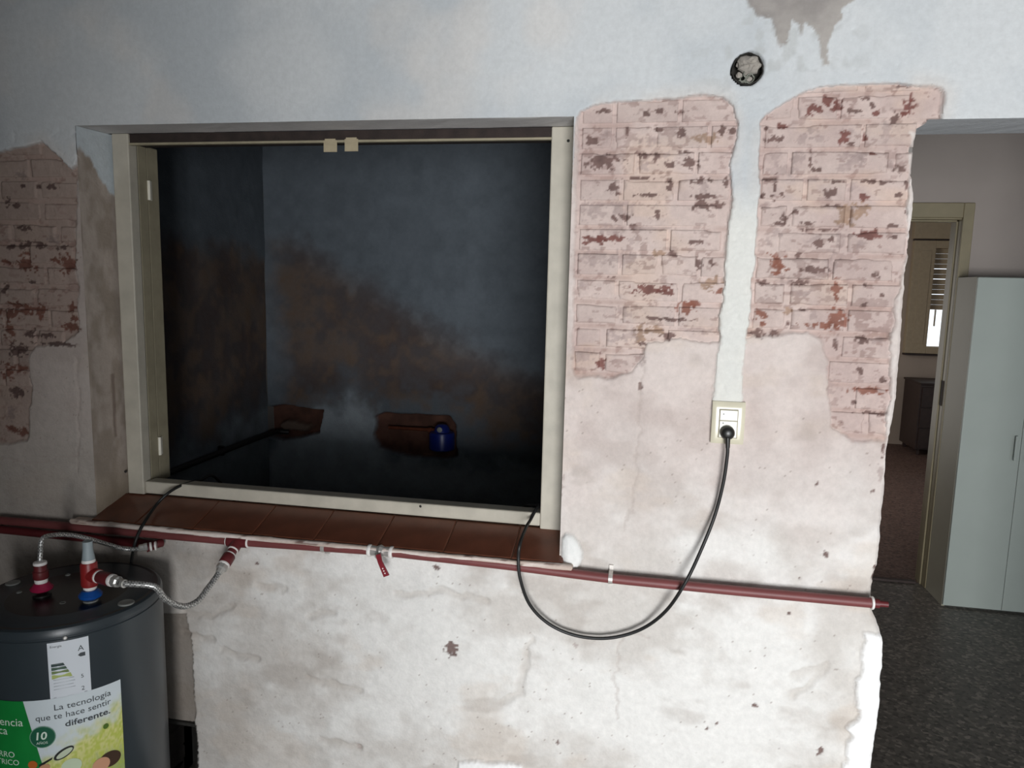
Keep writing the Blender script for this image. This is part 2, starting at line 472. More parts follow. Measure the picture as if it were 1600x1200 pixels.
# places where the brick shows through: px centre, half sizes, kind (g grey, d dark, m maroon, r rust, b brown)
SPOTS = [
    (1030,171,8,4,'d'),(1011,176,5,3,'d'),(942,172,8,3,'d'),(1064,173,7,2,'d'),(947,212,9,6,'g'),(925,219,8,5,'d'),(981,202,1.6,8,'d'),
    (1030,202,6,4,'d'),(1020,216,8,6,'g'),(1002,220,4,4,'g'),(1065,206,4,6,'d'),(1105,214,15,7,'b'),(1130,202,4,6,'d'),(1146,203,5,3,'d'),
    (940,251,22,10,'g'),(942,252,20,9,'d'),(1007,241,9,5,'d'),(1026,242,4,6,'d'),(1006,260,5,6,'g'),(1050,257,8,4,'d'),(1076,255,11,6,'d'),
    (1040,240,4,4,'g'),(1071,236,10,2,'d'),(1002,277,22,1.6,'d'),(1095,280,13,4,'d'),(960,294,6,6,'d'),(1047,287,3,7,'d'),(1101,292,6,8,'g'),
    (1010,304,15,2,'d'),(1100,306,14,2,'d'),(1135,286,3,7,'d'),(927,327,16,11,'g'),(972,327,12,9,'g'),(972,340,14,4,'d'),(1027,336,4,5,'d'),
    (1097,320,12,6,'d'),(1120,319,10,3,'d'),(962,318,40,1.6,'g'),(955,362,16,9,'g'),(925,375,14,5,'m'),(950,372,20,4,'m'),(988,356,4,4,'d'),
    (1020,356,25,2,'g'),(1085,377,18,2,'d'),(987,376,5,5,'g'),(927,401,18,9,'g'),(972,405,17,9,'g'),(1028,396,8,4,'b'),(1050,397,6,4,'d'),
    (1091,411,4,8,'d'),(1113,411,5,5,'d'),(1012,453,17,7,'m'),(1040,452,9,8,'m'),(956,434,5,2.5,'d'),(1072,482,10,8,'r'),(1083,474,8,3,'r'),
    (1112,442,12,8,'b'),(1020,497,9,2,'d'),(1054,500,22,1.6,'d'),(1044,525,8,4,'d'),(1000,524,7,12,'b'),(1020,516,18,4,'b'),(986,524,9,9,'g'),
    (960,526,9,8,'g'),(938,568,5,8,'m'),(910,555,15,8,'g'),(1004,538,6,2,'d'),(1080,515,30,2,'g'),(1004,560,3,10,'g'),(974,487,8,6,'g'),
    (910,444,6,5,'g'),(1000,604,2,4,'d'),(1125,456,7,4,'r'),
    (1276,170,10,7,'m'),(1295,156,8,6,'m'),(1311,163,5,8,'m'),(1304,170,4,3,'m'),(1421,166,9,10,'m'),(1427,153,2,8,'m'),(1422,173,8,4,'m'),
    (1400,184,5,8,'d'),(1371,176,5,4,'m'),(1335,172,10,2.5,'d'),(1354,152,4,2,'d'),(1420,132,18,2.5,'d'),(1365,164,3,3,'d'),(1225,195,5,4,'m'),
    (1214,215,19,3,'d'),(1198,200,3,3,'d'),(1322,212,9,10,'g'),(1320,214,7,8,'m'),(1352,209,3,8,'m'),(1387,205,5,12,'g'),(1268,203,8,4,'g'),
    (1255,215,6,6,'g'),(1282,215,10,4,'g'),(1330,224,6,2,'d'),(1215,245,9,9,'g'),(1247,246,8,8,'g'),(1226,264,17,7,'g'),(1322,245,10,8,'g'),
    (1335,250,12,10,'g'),(1322,260,8,7,'g'),(1351,247,6,7,'g'),(1410,262,7,6,'d'),(1364,240,3,2,'m'),(1277,264,7,2,'d'),(1392,256,5,8,'g'),
    (1267,250,1.6,10,'d'),(1202,279,14,1.6,'d'),(1212,292,1.6,13,'d'),(1191,305,4,2,'d'),(1209,305,4,2,'d'),(1224,302,4,3,'d'),(1260,280,35,1.6,'g'),
    (1299,299,7,6,'d'),(1310,283,10,2,'d'),(1360,282,12,3,'d'),(1385,284,12,2,'d'),(1352,306,5,5,'m'),(1335,290,5,7,'g'),(1418,287,3,5,'d'),
    (1407,304,4,3,'d'),(1244,330,4,3,'d'),(1197,320,10,4,'g'),(1227,341,5,5,'d'),(1219,349,9,1.6,'d'),(1305,321,12,1.6,'d'),(1325,335,12,12,'b'),
    (1348,327,9,8,'b'),(1320,346,10,2,'b'),(1262,348,8,2,'d'),(1400,352,11,2,'d'),(1419,329,2,5,'d'),(1285,358,26,1.6,'d'),(1219,362,6,6,'g'),
    (1275,376,10,5,'g'),(1282,381,6,5,'d'),(1317,372,6,12,'g'),(1300,374,4,3,'d'),(1360,366,15,5,'m'),(1347,381,5,6,'g'),(1397,370,8,3,'d'),
    (1201,377,4,4,'g'),(1215,410,9,13,'r'),(1302,410,8,12,'g'),(1249,399,5,3,'d'),(1216,417,11,7,'r'),(1270,421,18,4,'d'),(1354,445,3,4,'d'),
    (1370,431,4,3,'d'),(1380,461,2.5,2.5,'d'),(1352,478,4,4,'d'),(1308,450,8,9,'r'),(1308,466,3,6,'r'),(1191,441,7,3,'d'),(1225,438,7,5,'g'),
    (1249,441,9,3,'d'),(1258,458,8,4,'g'),(1190,491,7,9,'r'),(1235,486,8,4,'b'),(1253,483,5,2,'d'),(1309,500,13,12,'r'),(1286,508,22,3,'r'),
    (1272,495,5,5,'g'),(1195,506,5,4,'r'),(1186,522,12,5,'d'),(1210,522,4,3,'d'),(1232,507,2,3,'d'),(1307,537,4,9,'d'),(1351,531,9,4,'d'),
    (1376,532,8,4,'g'),(1347,580,4,4,'d'),(1354,611,22,4,'r'),(1300,612,5,8,'g'),(1382,596,4,4,'d'),(1337,630,4,2,'d'),(1316,661,2,2,'d'),
    (1365,647,16,1.6,'d'),
    (28,273,7,4,'g'),(30,289,4,2,'d'),(53,289,3,3,'d'),(75,291,5,3,'d'),(5,315,4,6,'d'),(21,320,4,4,'d'),(35,356,8,4,'d'),(35,383,8,6,'d'),
    (14,386,5,3,'d'),(57,383,8,6,'d'),(79,375,6,6,'g'),(93,387,8,3,'d'),(35,410,9,12,'r'),(6,410,8,4,'r'),(51,418,4,5,'r'),(101,411,13,12,'r'),
    (86,408,5,5,'r'),(46,440,6,2,'d'),(3,452,4,7,'d'),(19,476,8,4,'r'),(35,484,8,7,'r'),(13,490,14,6,'r'),(60,486,6,9,'r'),(112,498,5,4,'r'),
    (108,481,5,6,'r'),(108,511,12,5,'r'),(9,516,6,12,'r'),(47,520,8,5,'d'),(70,525,8,3,'d'),(85,538,25,2,'d'),(24,548,12,7,'d'),(27,577,6,5,'r'),
    (8,580,8,10,'r'),(21,615,10,6,'d'),(10,647,6,8,'g'),(29,676,6,6,'r'),(10,671,8,4,'r'),
    (1131,608,4,5,'p'),(1232,102,3,3,'p'),(1237,112,6,5,'p'),(1268,107,4,2,'p'),(1325,22,2,5,'p'),(1331,48,3,3,'p'),(1405,102,2,4,'p'),(1155,605,2,3,'p'),
    # lower wall: chips, drips and specks
    (704,1015,8,9,'d'),(506,858,5,5,'d'),(680,887,3,3,'d'),(1382,705,4,9,'d'),(1378,738,5,9,'g'),(1277,757,2,2,'d'),(1365,767,3,2,'d'),
    (1283,1175,4,6,'d'),(1368,900,2,12,'d'),(875,755,4,14,'g'),(1190,152,4,5,'d'),(1120,1132,2,2,'d'),(1233,959,2,2,'d'),(870,1162,2,2,'d'),
    (400,880,2,2,'d'),(1105,1140,2,2,'d'),(1290,868,3,3,'d'),(560,1170,3,3,'g'),(900,1010,3,2,'g'),(1180,1105,3,2,'d'),(1250,905,3,2,'d')]
SPOT_COL = {'g': (160, 142, 138), 'd': (108, 85, 80), 'm': (114, 72, 66), 'r': (134, 88, 74), 'p': (158, 160, 158), 'b': (160, 134, 116)}
_sp = []
for (sx, sy, rx, ry, k) in SPOTS:
    c = at(sx, sy); q = at(sx + rx, sy); w = at(sx, sy + ry)
    _sp.append((c[0], c[2], abs(q[0] - c[0]) * 1.12, abs(w[2] - c[2]) * 1.12, k))
JB = at(1168, 108)                          # centre of the round junction box

COURSE = 0.0632
Z_COURSE = at(1230, 275)[2]

def wall_fun(X, Z, brick=False):
    """height towards the room, linear albedo and painted-plaster mask of the stripped wall"""
    n1 = fbm(X * 22, Z * 22, 3, 4) - 0.5
    n2 = fbm(X * 22 + 40, Z * 22 + 7, 11, 4) - 0.5
    f1 = vnoise(X * 150, Z * 150, 5) - 0.5
    f2 = vnoise(X * 150 + 9, Z * 150, 8) - 0.5
    Xw = X + n1 * 0.010 + f1 * 0.003
    Zw = Z + n2 * 0.010 + f2 * 0.003
    sdT = sdpoly(Xw, Zw, PLASTER)
    sdB = np.minimum.reduce([sdpoly(X + n1 * .016 + f1 * .004, Z + n2 * .016 + f2 * .004, b) for b in BRICKS])
    t = sstep(0.002, -0.0025, sdT)
    lump = fbm(X * 4, Z * 4, 21, 4) - 0.5
    med = fbm(X * 14, Z * 18, 33, 4) - 0.5
    fine = fbm(X * 60, Z * 60, 41, 3) - 0.5
    low = sstep(1.35, 0.85, Z + lump * .35)                       # cleaner limewash lower down
    h_t = 0.001 + lump * .003 + med * .0012
    h_u = -0.0055 + lump * .005 + med * (.003 + .005 * low) + fine * .0011
    h_b = -0.0150 + med * .004 + fine * .0016
    if brick:
        h_b = -0.0105 + med * .003 + fine * .0014
    u = sstep(-0.006, 0.004, sdB)
    h = h_b + (h_u - h_b) * u
    h = h + (h_t - h) * t
    # colours -------------------------------------------------------
    def C(c): return lin(c)
    def mix(a, b, m): return a + (b - a) * m[..., None]
    one = np.ones(X.shape)
    mott = sstep(-0.22, 0.22, lump + .5 * med)
    cu = mix(one[..., None] * C((192, 178, 172)), C((210, 198, 192)), mott)
    cl = mix(one[..., None] * C((205, 200, 194)), C((228, 226, 222)), sstep(-.2, .2, fbm(X * 3 + 5, Z * 4, 52, 5) - .5 + .5 * med))
    cu = mix(cu, cl, low)
    warm = sstep(.08, .24, fbm(X * 5, Z * 9 + 3, 61, 4) - .5)
    cu = mix(cu, C((200, 182, 164)), warm * .25)
    stain = sstep(.62, .80, fbm(X * 7 + 11, Z * 13, 71, 4))
    cu = mix(cu, C((160, 148, 138)), stain * .32)
    left_dirt = sstep(-0.95, -1.75, X + lump * .5) * sstep(1.5, 0.9, Z)
    cu = mix(cu, C((160, 150, 140)), left_dirt * (.45 + .5 * (med + .2)))
    cb = mix(one[..., None] * C((186, 166, 160)), C((200, 182, 175)), mott)
    cb = mix(cb, C((206, 180, 160)), warm * .35)
    left_dark = sstep(-1.3, -1.7, X)  # brick and undercoat grow darker towards the left end
    cb = mix(cb, C((150, 132, 120)), left_dark * .75)
    cu = mix(cu, C((158, 148, 138)), left_dark * .45)
    c = mix(cb, cu, u)
    # brick colour breaking through along the courses
    zc = (Z - Z_COURSE) / COURSE
    fz = np.abs(zc - np.round(zc))
    sp1 = fbm(X * 55, Z * 85, 81, 4); sp0 = fbm(X * 6, Z * 8, 91, 3)
    ex = sstep(.67, .71, sp1 + .35 * (sp0 - .5) + .07 * (fz < .22)) * (1 - u)
    ecol = mix(one[..., None] * C((140, 116, 110)), C((112, 78, 70)), sstep(.4, .6, fbm(X * 20, Z * 20, 95, 2)))
    c = mix(c, ecol, ex * .42)
    h = h - ex * .0015
    # horizontal smears of mortar between the courses
    jl = sstep(.16, .02, fz) * sstep(.42, .62, fbm(X * 9, Z * 3, 97, 3)) * (1 - u)
    c = mix(c, C((168, 142, 132)), jl * .45)
    spk = _hash(np.floor(X * 260).astype(np.int64), np.floor(Z * 260).astype(np.int64), 7)
    spk = (spk > .9965) * sstep(.35, .6, fbm(X * 6, Z * 6, 99, 3)) * u
    c = mix(c, C((146, 132, 124)), spk * .7)
    # explicit spots
    for (sx, sz, rx, rz, k) in _sp:
        m_ = (np.abs(X - sx) < rx * 1.9 + .006) & (np.abs(Z - sz) < rz * 1.9 + .006)
        if not m_.any():
            continue
        xx, zz = X[m_], Z[m_]
        nn = fbm(xx * 120, zz * 120, 101, 3) - .5
        d = np.sqrt(((xx - sx) / (rx + .0012)) ** 2 + ((zz - sz) / (rz + .0012)) ** 2) + nn * 2.3
        mk = sstep(1.10, .80, d) * (.55 if k == 'g' else .92) * (1 - t[m_] * (0 if k == 'p' or (k == 'd' and sx > .2 and sx < .32 and sz > 2.0) else 1))
        jit = 1 + .5 * (fbm(xx * 60, zz * 60, 103, 2) - .5)
        c[m_] = c[m_] + (lin(SPOT_COL[k]) * (.62 if sx < -1.5 else 1.0) * jit[:, None] - c[m_]) * mk[:, None]
        h[m_] -= mk * .0022
    # painted plaster, cement patch
    ct = mix(one[..., None] * C((188, 193, 196)), C((202, 205, 206)), sstep(-.2, .2, lump))
    ct = mix(ct, C((216, 208, 200)), sstep(.16, .3, fbm(X * 3 + 9, Z * 3, 111, 4) - .45) * .35)
    ct = mix(ct, C((214, 204, 194)), sstep(.05, 0.0, -sdT) * .35 * sstep(.3, .6, fbm(X * 8, Z * 8, 131, 3)))      # soiled rim
    strip = sstep(1.95, 1.80, Z) * sstep(-.1, 0, X)
    ct = mix(ct, C((220, 219, 212)), strip * .8)
    grime = sstep(.58, .74, fbm(X * 30, Z * 30, 121, 3)) * sstep(.3, .05, np.hypot(X - JB[0] - .08, Z - JB[2] - .02))
    ct = mix(ct, C((176, 178, 176)), grime * .5)
    sdC = sdpoly(X + n1 * .012 + f1 * .006, Z + n2 * .028 + f2 * .008, CEMENT)
    ce = sstep(.003, -.003, sdC)
    ct = mix(ct, mix(one[..., None] * C((136, 130, 126)), C((166, 160, 154)), mott), ce * .95)
    h_ce = ce * .002
    c = mix(c, ct, t)
    h = h + h_ce * t
    # proud white plaster left at the broken corner, the fragment and the blob at the end of the sill
    co = sstep(.0015, -.002, np.minimum(sdpoly(X + f1 * .006 + (vnoise(X * 45, Z * 45, 61) - .5) * .012, Z + f2 * .005, CORNER), sdpoly(X + f1 * .003, Z + f2 * .003, FRAG)))
    c = mix(c, C((244, 243, 241)), co)
    h = h + (0.006 - h) * co
    sdb = sdpoly(X + f1 * .002, Z + f2 * .002, BLOB)
    bl = sstep(.001, -.004, sdb)
    c = mix(c, C((228, 228, 225)), bl)
    h = h + (0.008 + .008 * sstep(0, -.02, sdb) - h) * bl
    eb = sstep(.004, -.003, sdpoly(X + n1 * .02 + f1 * .006, Z + n2 * .02, EDGE_BAND)) * (1 - t)
    c = mix(c, mix(one[..., None] * C((206, 196, 190)), C((222, 216, 211)), mott), eb * .8)
    h = h + (-.003 + lump * .003 - h) * eb
    for ln in CRACKS:
        d = sdline(X + n1 * .03 + f1 * .006, Z + n2 * .03, ln)
        k = sstep(.0055, .001, d)
        h = h - k * .002
        c = mix(c, C((168, 154, 146)), k * .32)
    for ln in PITS:
        d = sdline(X + n1 * .03, Z + n2 * .03, ln)
        k = sstep(.016, .002, d)
        h = h - k * .006
        c = mix(c, C((178, 168, 158)), k * .35)
    ch = sstep(.004, -.003, sdpoly(X + f1 * .006 + n1 * .01, Z, DARK_STRIP)) * sstep(.80, .62, Z + lump * .1)
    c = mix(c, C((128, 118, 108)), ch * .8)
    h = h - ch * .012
    # recess of the round box, and the hole at the foot of the wall
    rj = np.hypot(X - JB[0], Z - JB[2]) + n1 * .008
    k = sstep(.040, .0365, rj)
    h = h - k * .045
    c = mix(c, C((60, 58, 54)), k)
    sn = sdpoly(X + f1 * .004, Z + f2 * .004, NICHE)
    h = np.where(sn < 0, -.12, h)
    c = mix(c, C((46, 41, 38)), sstep(.0075, .0045, sn))  # hole and its rim coloured near black to stand in for shade
    return h, c, t

def lines(*seg):
    out = []
    for (a, b, step) in seg:
        n = max(1, int(round(abs(b - a) / step)))
        out += list(np.linspace(a, b, n, endpoint=False))
    out.append(seg[-1][1])
    return np.array(out)

_e = [at(x, y) for x, y in ((1440, 188), (1427, 207), (1424, 250), (1427, 300), (1425, 330), (1422, 400), (1415, 440), (1410, 500), (1406, 560), (1402, 620),
      (1395, 660), (1388, 700), (1385, 760), (1382, 800), (1373, 880), (1362, 925), (1360, 945), (1368, 965), (1376, 990), (1378, 1010), (1374, 1080), (1366, 1150),
      (1360, 1200), (1345, 1400))][::-1]
EDGE_Z = [p[2] for p in _e]
EDGE_X = [p[0] for p in _e]
def edge_x(z):
    """ragged corner of the doorway"""
    w = (fbm(np.zeros_like(z) + 3.3, z * 9, 201, 5) - .5) * .026 + (vnoise(np.zeros_like(z), z * 90, 203) - .5) * .005
    zi, xi = EDGE_Z, EDGE_X
    fade = sstep(2.068, 2.045, z)
    calm = np.where(z < .455, .25, 1.0)
    return np.interp(z, zi, xi) * fade + DX0 * (1 - fade) + w * .45 * fade * calm

ST = 0.0042
xs = lines((RX0, -2.46, .05), (-2.46, WX0, ST), (WX0, WX1, ST), (WX1, DX0, ST))
zs = lines((0, .10, .02), (.10, WZ0, ST), (WZ0, DZ1, ST), (DZ1, WZ1, ST), (WZ1, 2.50, ST), (2.50, CEIL, .05))
X, Z = np.meshgrid(xs, zs)
EX = edge_x(Z)
w_ = np.clip((X - (DX0 - .10)) / .10, 0, 1)
X = X + (EX - DX0) * w_
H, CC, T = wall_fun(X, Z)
rimf = sstep(.010, 0, EX - X) * sstep(DZ1, DZ1 - .02, Z)
H = H - rimf * rimf * .006
POS = np.stack([X, -H, Z], -1)
xc = (xs[:-1] + xs[1:]) / 2
zc_ = (zs[:-1] + zs[1:]) / 2
XC, ZC = np.meshgrid(xc, zc_)
hole = (H[:-1, :-1] < -.1) & (H[1:, 1:] < -.1) & (H[1:, :-1] < -.1) & (H[:-1, 1:] < -.1)
solid = ~hole & ~((XC > WX0) & (XC < WX1) & (ZC > WZ0) & (ZC < WZ1))
TC = (T[:-1, :-1] + T[1:, 1:] + T[1:, :-1] + T[:-1, 1:]) / 4 > .5

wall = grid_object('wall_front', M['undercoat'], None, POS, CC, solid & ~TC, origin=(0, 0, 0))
tag(wall, 'stripped plaster wall with bare brick patches around the window', 'wall', kind='structure')
tag(grid_object('painted_plaster', M['plaster'], wall, POS, CC, solid & TC), 'bluish white painted plaster left on the wall')
# lintel over the doorway
xs2 = lines((DX0, 1.15, ST), (1.15, RX1, .05))
zs2 = lines((DZ1, 2.50, ST), (2.50, CEIL, .05))
X2, Z2 = np.meshgrid(xs2, zs2)
H2, C2, T2 = wall_fun(X2, Z2)
P2 = np.stack([X2, -H2, Z2], -1)
T2c = (T2[:-1, :-1] + T2[1:, 1:] + T2[1:, :-1] + T2[:-1, 1:]) / 4 > .5
grid_object('lintel_brickwork', M['undercoat'], wall, P2, C2, ~T2c)
grid_object('lintel_plaster', M['plaster'], wall, P2, C2, T2c)
# masonry core behind the surface
core = MB()
CY = 0.055
core.box(RX0, WX0, CY, WT, 0, CEIL)
NX0, NX1, NZ1 = -1.47, -1.331, .258
core.box(WX1, DX0 - .012, CY, WT, 0, CEIL)
core.box(WX0, NX0, CY, WT, 0, WZ0 - .01)
core.box(NX1, WX1, CY, WT, 0, WZ0 - .01)
core.box(NX0, NX1, CY, WT, NZ1, WZ0 - .01)
core.box(WX0, WX1, CY, WT, WZ1 + .012, CEIL)
core.box(DX0 - .012, RX1, CY, WT - .002, DZ1 + .012, CEIL)
core.box(DX1, RX1, 0, WT, 0, DZ1)
core.build('masonry_core', M['room_wall'], wall)

nb = MB()
nb.box(NX0 - .01, NX0, .007, .42, 0, NZ1); nb.box(NX1, NX1 + .01, .007, .42, 0, NZ1)
nb.box(NX0 - .01, NX1 + .01, .42, .43, 0, NZ1); nb.box(NX0 - .01, NX1 + .01, .007, .43, NZ1, NZ1 + .01)
nb.build('floor_hole', M['dark_void'], wall)  # dark lining paints shade into the hole
# reveals -------------------------------------------------------------
def reveal(name, P00, P10, P01, P11, n, m, colf, mt='plaster', flip=False):
    """bilinear patch with its own grain"""
    u = np.linspace(0, 1, n)[None, :, None]; v = np.linspace(0, 1, m)[:, None, None]
    P00, P10, P01, P11 = map(np.array, (P00, P10, P01, P11))
    P = P00 * (1 - u) * (1 - v) + P10 * u * (1 - v) + P01 * (1 - u) * v + P11 * u * v
    nrm = np.cross(P10 - P00, P01 - P00); nrm = nrm / np.linalg.norm(nrm)
    a = P[..., 0] + P[..., 1]; b = P[..., 2] + P[..., 1] * .5
    edge = np.minimum(np.minimum(u, 1 - u), np.minimum(v, 1 - v))[..., 0] > 0
    P = P + nrm * ((fbm(a * 12, b * 12, 5, 4) - .5) * .005 * edge)[..., None]
    return grid_object(name, M[mt], wall, P, colf(P), np.ones((m - 1, n - 1), bool), flip=flip)

FY = 0.11                                   # face of the window frame
def col_left(P):
    y, z = P[..., 1], P[..., 2]
    n = fbm(y * 30, z * 14, 7, 4) - .5
    bd = 2.035 - 1.0 * y + n * .05
    t = sstep(-.006, .006, z - bd)[..., None]
    base = lin((172, 160, 150)) + (lin((150, 138, 126)) - lin((172, 160, 150))) * sstep(-.15, .2, n)[..., None]
    dirt = sstep(1.10, .96, z + n * .1)[..., None]
    base = base + (lin((150, 136, 116)) - base) * dirt * .7
    k = sstep(.009, .002, np.abs(y - .085 - n * .01)) * ((z > 1.16) & (z < 1.36))
    base = base + (lin((110, 92, 82)) - base) * (k * .7)[..., None]
    return base + (lin((196, 204, 208)) - base) * t
def col_soffit(P):
    n = fbm(P[..., 0] * 9, P[..., 1] * 9, 9, 4)[..., None]
    return lin((214, 212, 211)) * (0.9 + .2 * n)
def col_right(P):
    n = fbm(P[..., 1] * 9, P[..., 2] * 9, 9, 4)[..., None]
    return lin((190, 178, 168)) * (0.9 + .2 * n)
y0 = 0.0
reveal('reveal', (WX0, y0, WZ0), (-1.624, .22, WZ0), (WX0, y0, WZ1), (-1.624, .22, WZ1), 50, 240, col_left, flip=False)
reveal('soffit', (WX0, -.001, WZ1), (WX1, -.001, WZ1), (WX0, .116, WZ1 + .001), (WX1, .116, WZ1 + .001), 260, 30, col_soffit)
reveal('reveal', (WX1, .004, WZ0), (WX1 + .004, .22, WZ0), (WX1, .004, WZ1), (WX1 + .004, .22, WZ1), 30, 160, col_right)
reveal('door_soffit', (DX0, -.001, DZ1), (DX1, -.001, DZ1), (DX0, WT, DZ1), (DX1, WT, DZ1), 160, 24,
       lambda P: np.ones(P.shape) * lin((200, 204, 208)))
# ragged face of the door jamb
zz = zs[zs <= DZ1 + 1e-6]
EXv = edge_x(zz)
jy = np.linspace(0, 1, 12)
JP = np.zeros((len(zz), 12, 3))
nz_ = len(zz)
yv = -(H[:nz_, -1])
JP[..., 0] = EXv[:, None] + (-.02) * jy[None, :] ** 2 + (fbm(jy[None, :] * 3 + zz[:, None] * 0, zz[:, None] * 20 + 0 * jy[None, :], 77, 3) - .5) * .010 * (jy[None, :] > 0)
JP[..., 1] = yv[:, None] * (1 - jy[None, :]) + WT * jy[None, :]
JP[..., 2] = zz[:, None]
grid_object('door_jamb', M['undercoat'], wall, JP, np.ones(JP.shape) * lin((190, 180, 172)), np.ones((nz_ - 1, 11), bool))

# bricks of the bare patches: each one its own piece -----------------------
bz = [(-2.44, WX0 - .004, 1.30, 2.03), (WX1 + .022, .262, 1.36, 2.12), (.262, .60, 1.24, 2.16)]
rb = random.Random(11)
for (xa, xb, za, zb) in bz:
    k0 = math.ceil((za - Z_COURSE) / COURSE)
    k1 = math.floor((zb - Z_COURSE) / COURSE)
    for k in range(k0, k1 + 1):
        z0 = Z_COURSE + k * COURSE + .0065 + rb.uniform(-.0015, .0015)
        z1 = z0 + COURSE - .013 + rb.uniform(-.002, .002)
        x = xa - rb.uniform(0, .10)
        while x < xb - .03:
            L = rb.choice((.088, .125, .135, .15, .15, .22))
            a, b = max(x, xa), min(x + L, xb)
            x += L + .011
            if b - a < .035:
                continue
            cx, cz = np.array([[(a + b) / 2]]), np.array([[(z0 + z1) / 2]])
            sd = min(float(sdpoly(cx, cz, p)[0, 0]) for p in BRICKS)
            sp = float(sdpoly(cx, cz, PLASTER)[0, 0])
            if sd > .012 or sp < -.02:
                continue
            nx_, nz2 = max(6, int((b - a) / .0034)), 17
            gx = np.linspace(0, 1, nx_); gz = np.linspace(0, 1, nz2)
            GX, GZ = np.meshgrid(a + (b - a) * gx, z0 + (z1 - z0) * gz)
            h, c, _t = wall_fun(GX, GZ, True)
            # flush face, kept below the surrounding plaster; worn rounded arrises
            sdw = np.minimum.reduce([sdpoly(GX, GZ, p) for p in BRICKS])
            med = fbm(GX * 14, GZ * 18, 33, 4) - .5
            off = rb.uniform(-.0015, .0022)
            tilt = rb.uniform(-.0015, .0015) * (np.linspace(-1, 1, nx_)[None, :]) + rb.uniform(-.001, .001) * np.linspace(-1, 1, nz2)[:, None]
            ed = np.minimum(np.minimum(GX - a, b - GX), np.minimum(GZ - z0, z1 - GZ))
            fn = fbm(GX * 60, GZ * 60, 41, 3) - .5
            hh = -.0098 + med * .003 + fn * .0022 + off + tilt
            hh = hh - .0055 * sstep(.0075 + .004 * (med + .2), 0, ed) ** 2 * (.12 + 1.7 * sstep(.48, .68, fbm(GX * 9, GZ * 13, 221, 3)))
            hh = np.minimum(hh, np.where(sdw > -.004, -.0085, .1))
            jt = 1 + rb.uniform(-.07, .05)
            P = np.stack([GX, -hh, GZ], -1)
            org = ((a + b) / 2, .02, (z0 + z1) / 2)
            # close the sides back into the wall
            ring = np.concatenate([np.stack([GX[:, :1], np.full_like(GX[:, :1], .03), GZ[:, :1]], -1), P,
                                   np.stack([GX[:, -1:], np.full_like(GX[:, -1:], .03), GZ[:, -1:]], -1)], 1)
            cr = np.concatenate([c[:, :1], c, c[:, -1:]], 1) * jt
            top = ring[-1:].copy(); top[..., 1] = .03
            bot = ring[:1].copy(); bot[..., 1] = .03
            ring = np.concatenate([bot, ring, top], 0)
            cr = np.concatenate([cr[:1], cr, cr[-1:]], 0)
            grid_object('brick', M['brick'], wall, ring, cr, np.ones((ring.shape[0] - 1, ring.shape[1] - 1), bool), origin=org)

# ---- the rest of the room the photographer stands in
def slab(name, x0, x1, y0, y1, z0, z1, m, label, cat='wall'):
    return tag(MB().box(x0, x1, y0, y1, z0, z1).build(name, m), label, cat, kind='structure')
PY = 2.45                                   # wall at the back of the passage
FYR = 6.78                                  # window wall of the far bedroom
SX0, SX1, SY1 = -1.905, .42, 1.50           # dark storeroom behind the window
slab('floor', -3.2, 4.6, -5.2, PY + .06, -.10, 0, M['floor'], 'dark speckled terrazzo floor of the room and passage', 'floor')
slab('floor', -3.2, 4.6, PY + .06, 7.2, -.10, 0, M['floor_red'], 'reddish brown floor of the bedroom beyond the doorway', 'floor')
slab('ceiling', -3.2, 4.6, -3.1, 7.2, CEIL, CEIL + .12, M['ceiling'], 'plain grey ceiling over the rooms', 'ceiling')
slab('wall_left', RX0 - .15, RX0, RY0, WT, 0, CEIL, M['room_wall'], 'side wall beyond the water heater')
slab('wall_right', RX1, RX1 + .15, RY0, WT, 0, CEIL, M['room_wall'], 'side wall beyond the passage doorway')
wr = MB()
PDX0, PDX1 = -.06, 2.0
wr.box(RX0 - .15, PDX0, RY0 - .15, RY0, 0, CEIL)
wr.box(PDX1, RX1 + .15, RY0 - .15, RY0, 0, CEIL)
wr.box(PDX0, PDX1, RY0 - .15, RY0, 2.1, CEIL)
tag(wr.build('wall_rear', M['room_wall']), 'rear wall with the open patio doorway', 'wall', kind='structure')

# passage and far bedroom
OPX0, OPX1, OPZ = .80, 1.640, 2.085         # bedroom door opening
pw = MB()
pw.box(.42, OPX0, PY, PY + .12, 0, CEIL)
pw.box(OPX1, 3.4, PY, PY + .12, 0, CEIL)
pw.box(OPX0, OPX1, PY, PY + .12, OPZ, CEIL)
tag(pw.build('wall_passage', M['bed_wall']), 'greyish beige passage wall behind the wardrobe', 'wall', kind='structure')
slab('wall_passage_side', 3.4, 3.5, WT, PY + .12, 0, CEIL, M['bed_wall'], 'end wall of the passage past the wardrobe')
WBX0, WBX1, WBZ0, WBZ1 = 3.005, 3.62, 1.11, 2.25   # glazed opening of bedroom window
fw = MB()
fw.box(.3, WBX0, FYR, FYR + .15, 0, CEIL)
fw.box(WBX1, 4.5, FYR, FYR + .15, 0, CEIL)
fw.box(WBX0, WBX1, FYR, FYR + .15, 0, WBZ0)
fw.box(WBX0, WBX1, FYR, FYR + .15, WBZ1, CEIL)
tag(fw.build('wall_bedroom_window', M['far_wall']), 'far bedroom wall holding the shuttered window', 'wall', kind='structure')
slab('wall_bedroom_side', 4.4, 4.5, PY + .12, FYR, 0, CEIL, M['far_wall'], 'side wall of the far bedroom')
slab('wall_bedroom_left', .3, .4, PY + .12, FYR, 0, CEIL, M['far_wall'], 'bedroom wall hidden behind the brick pier')

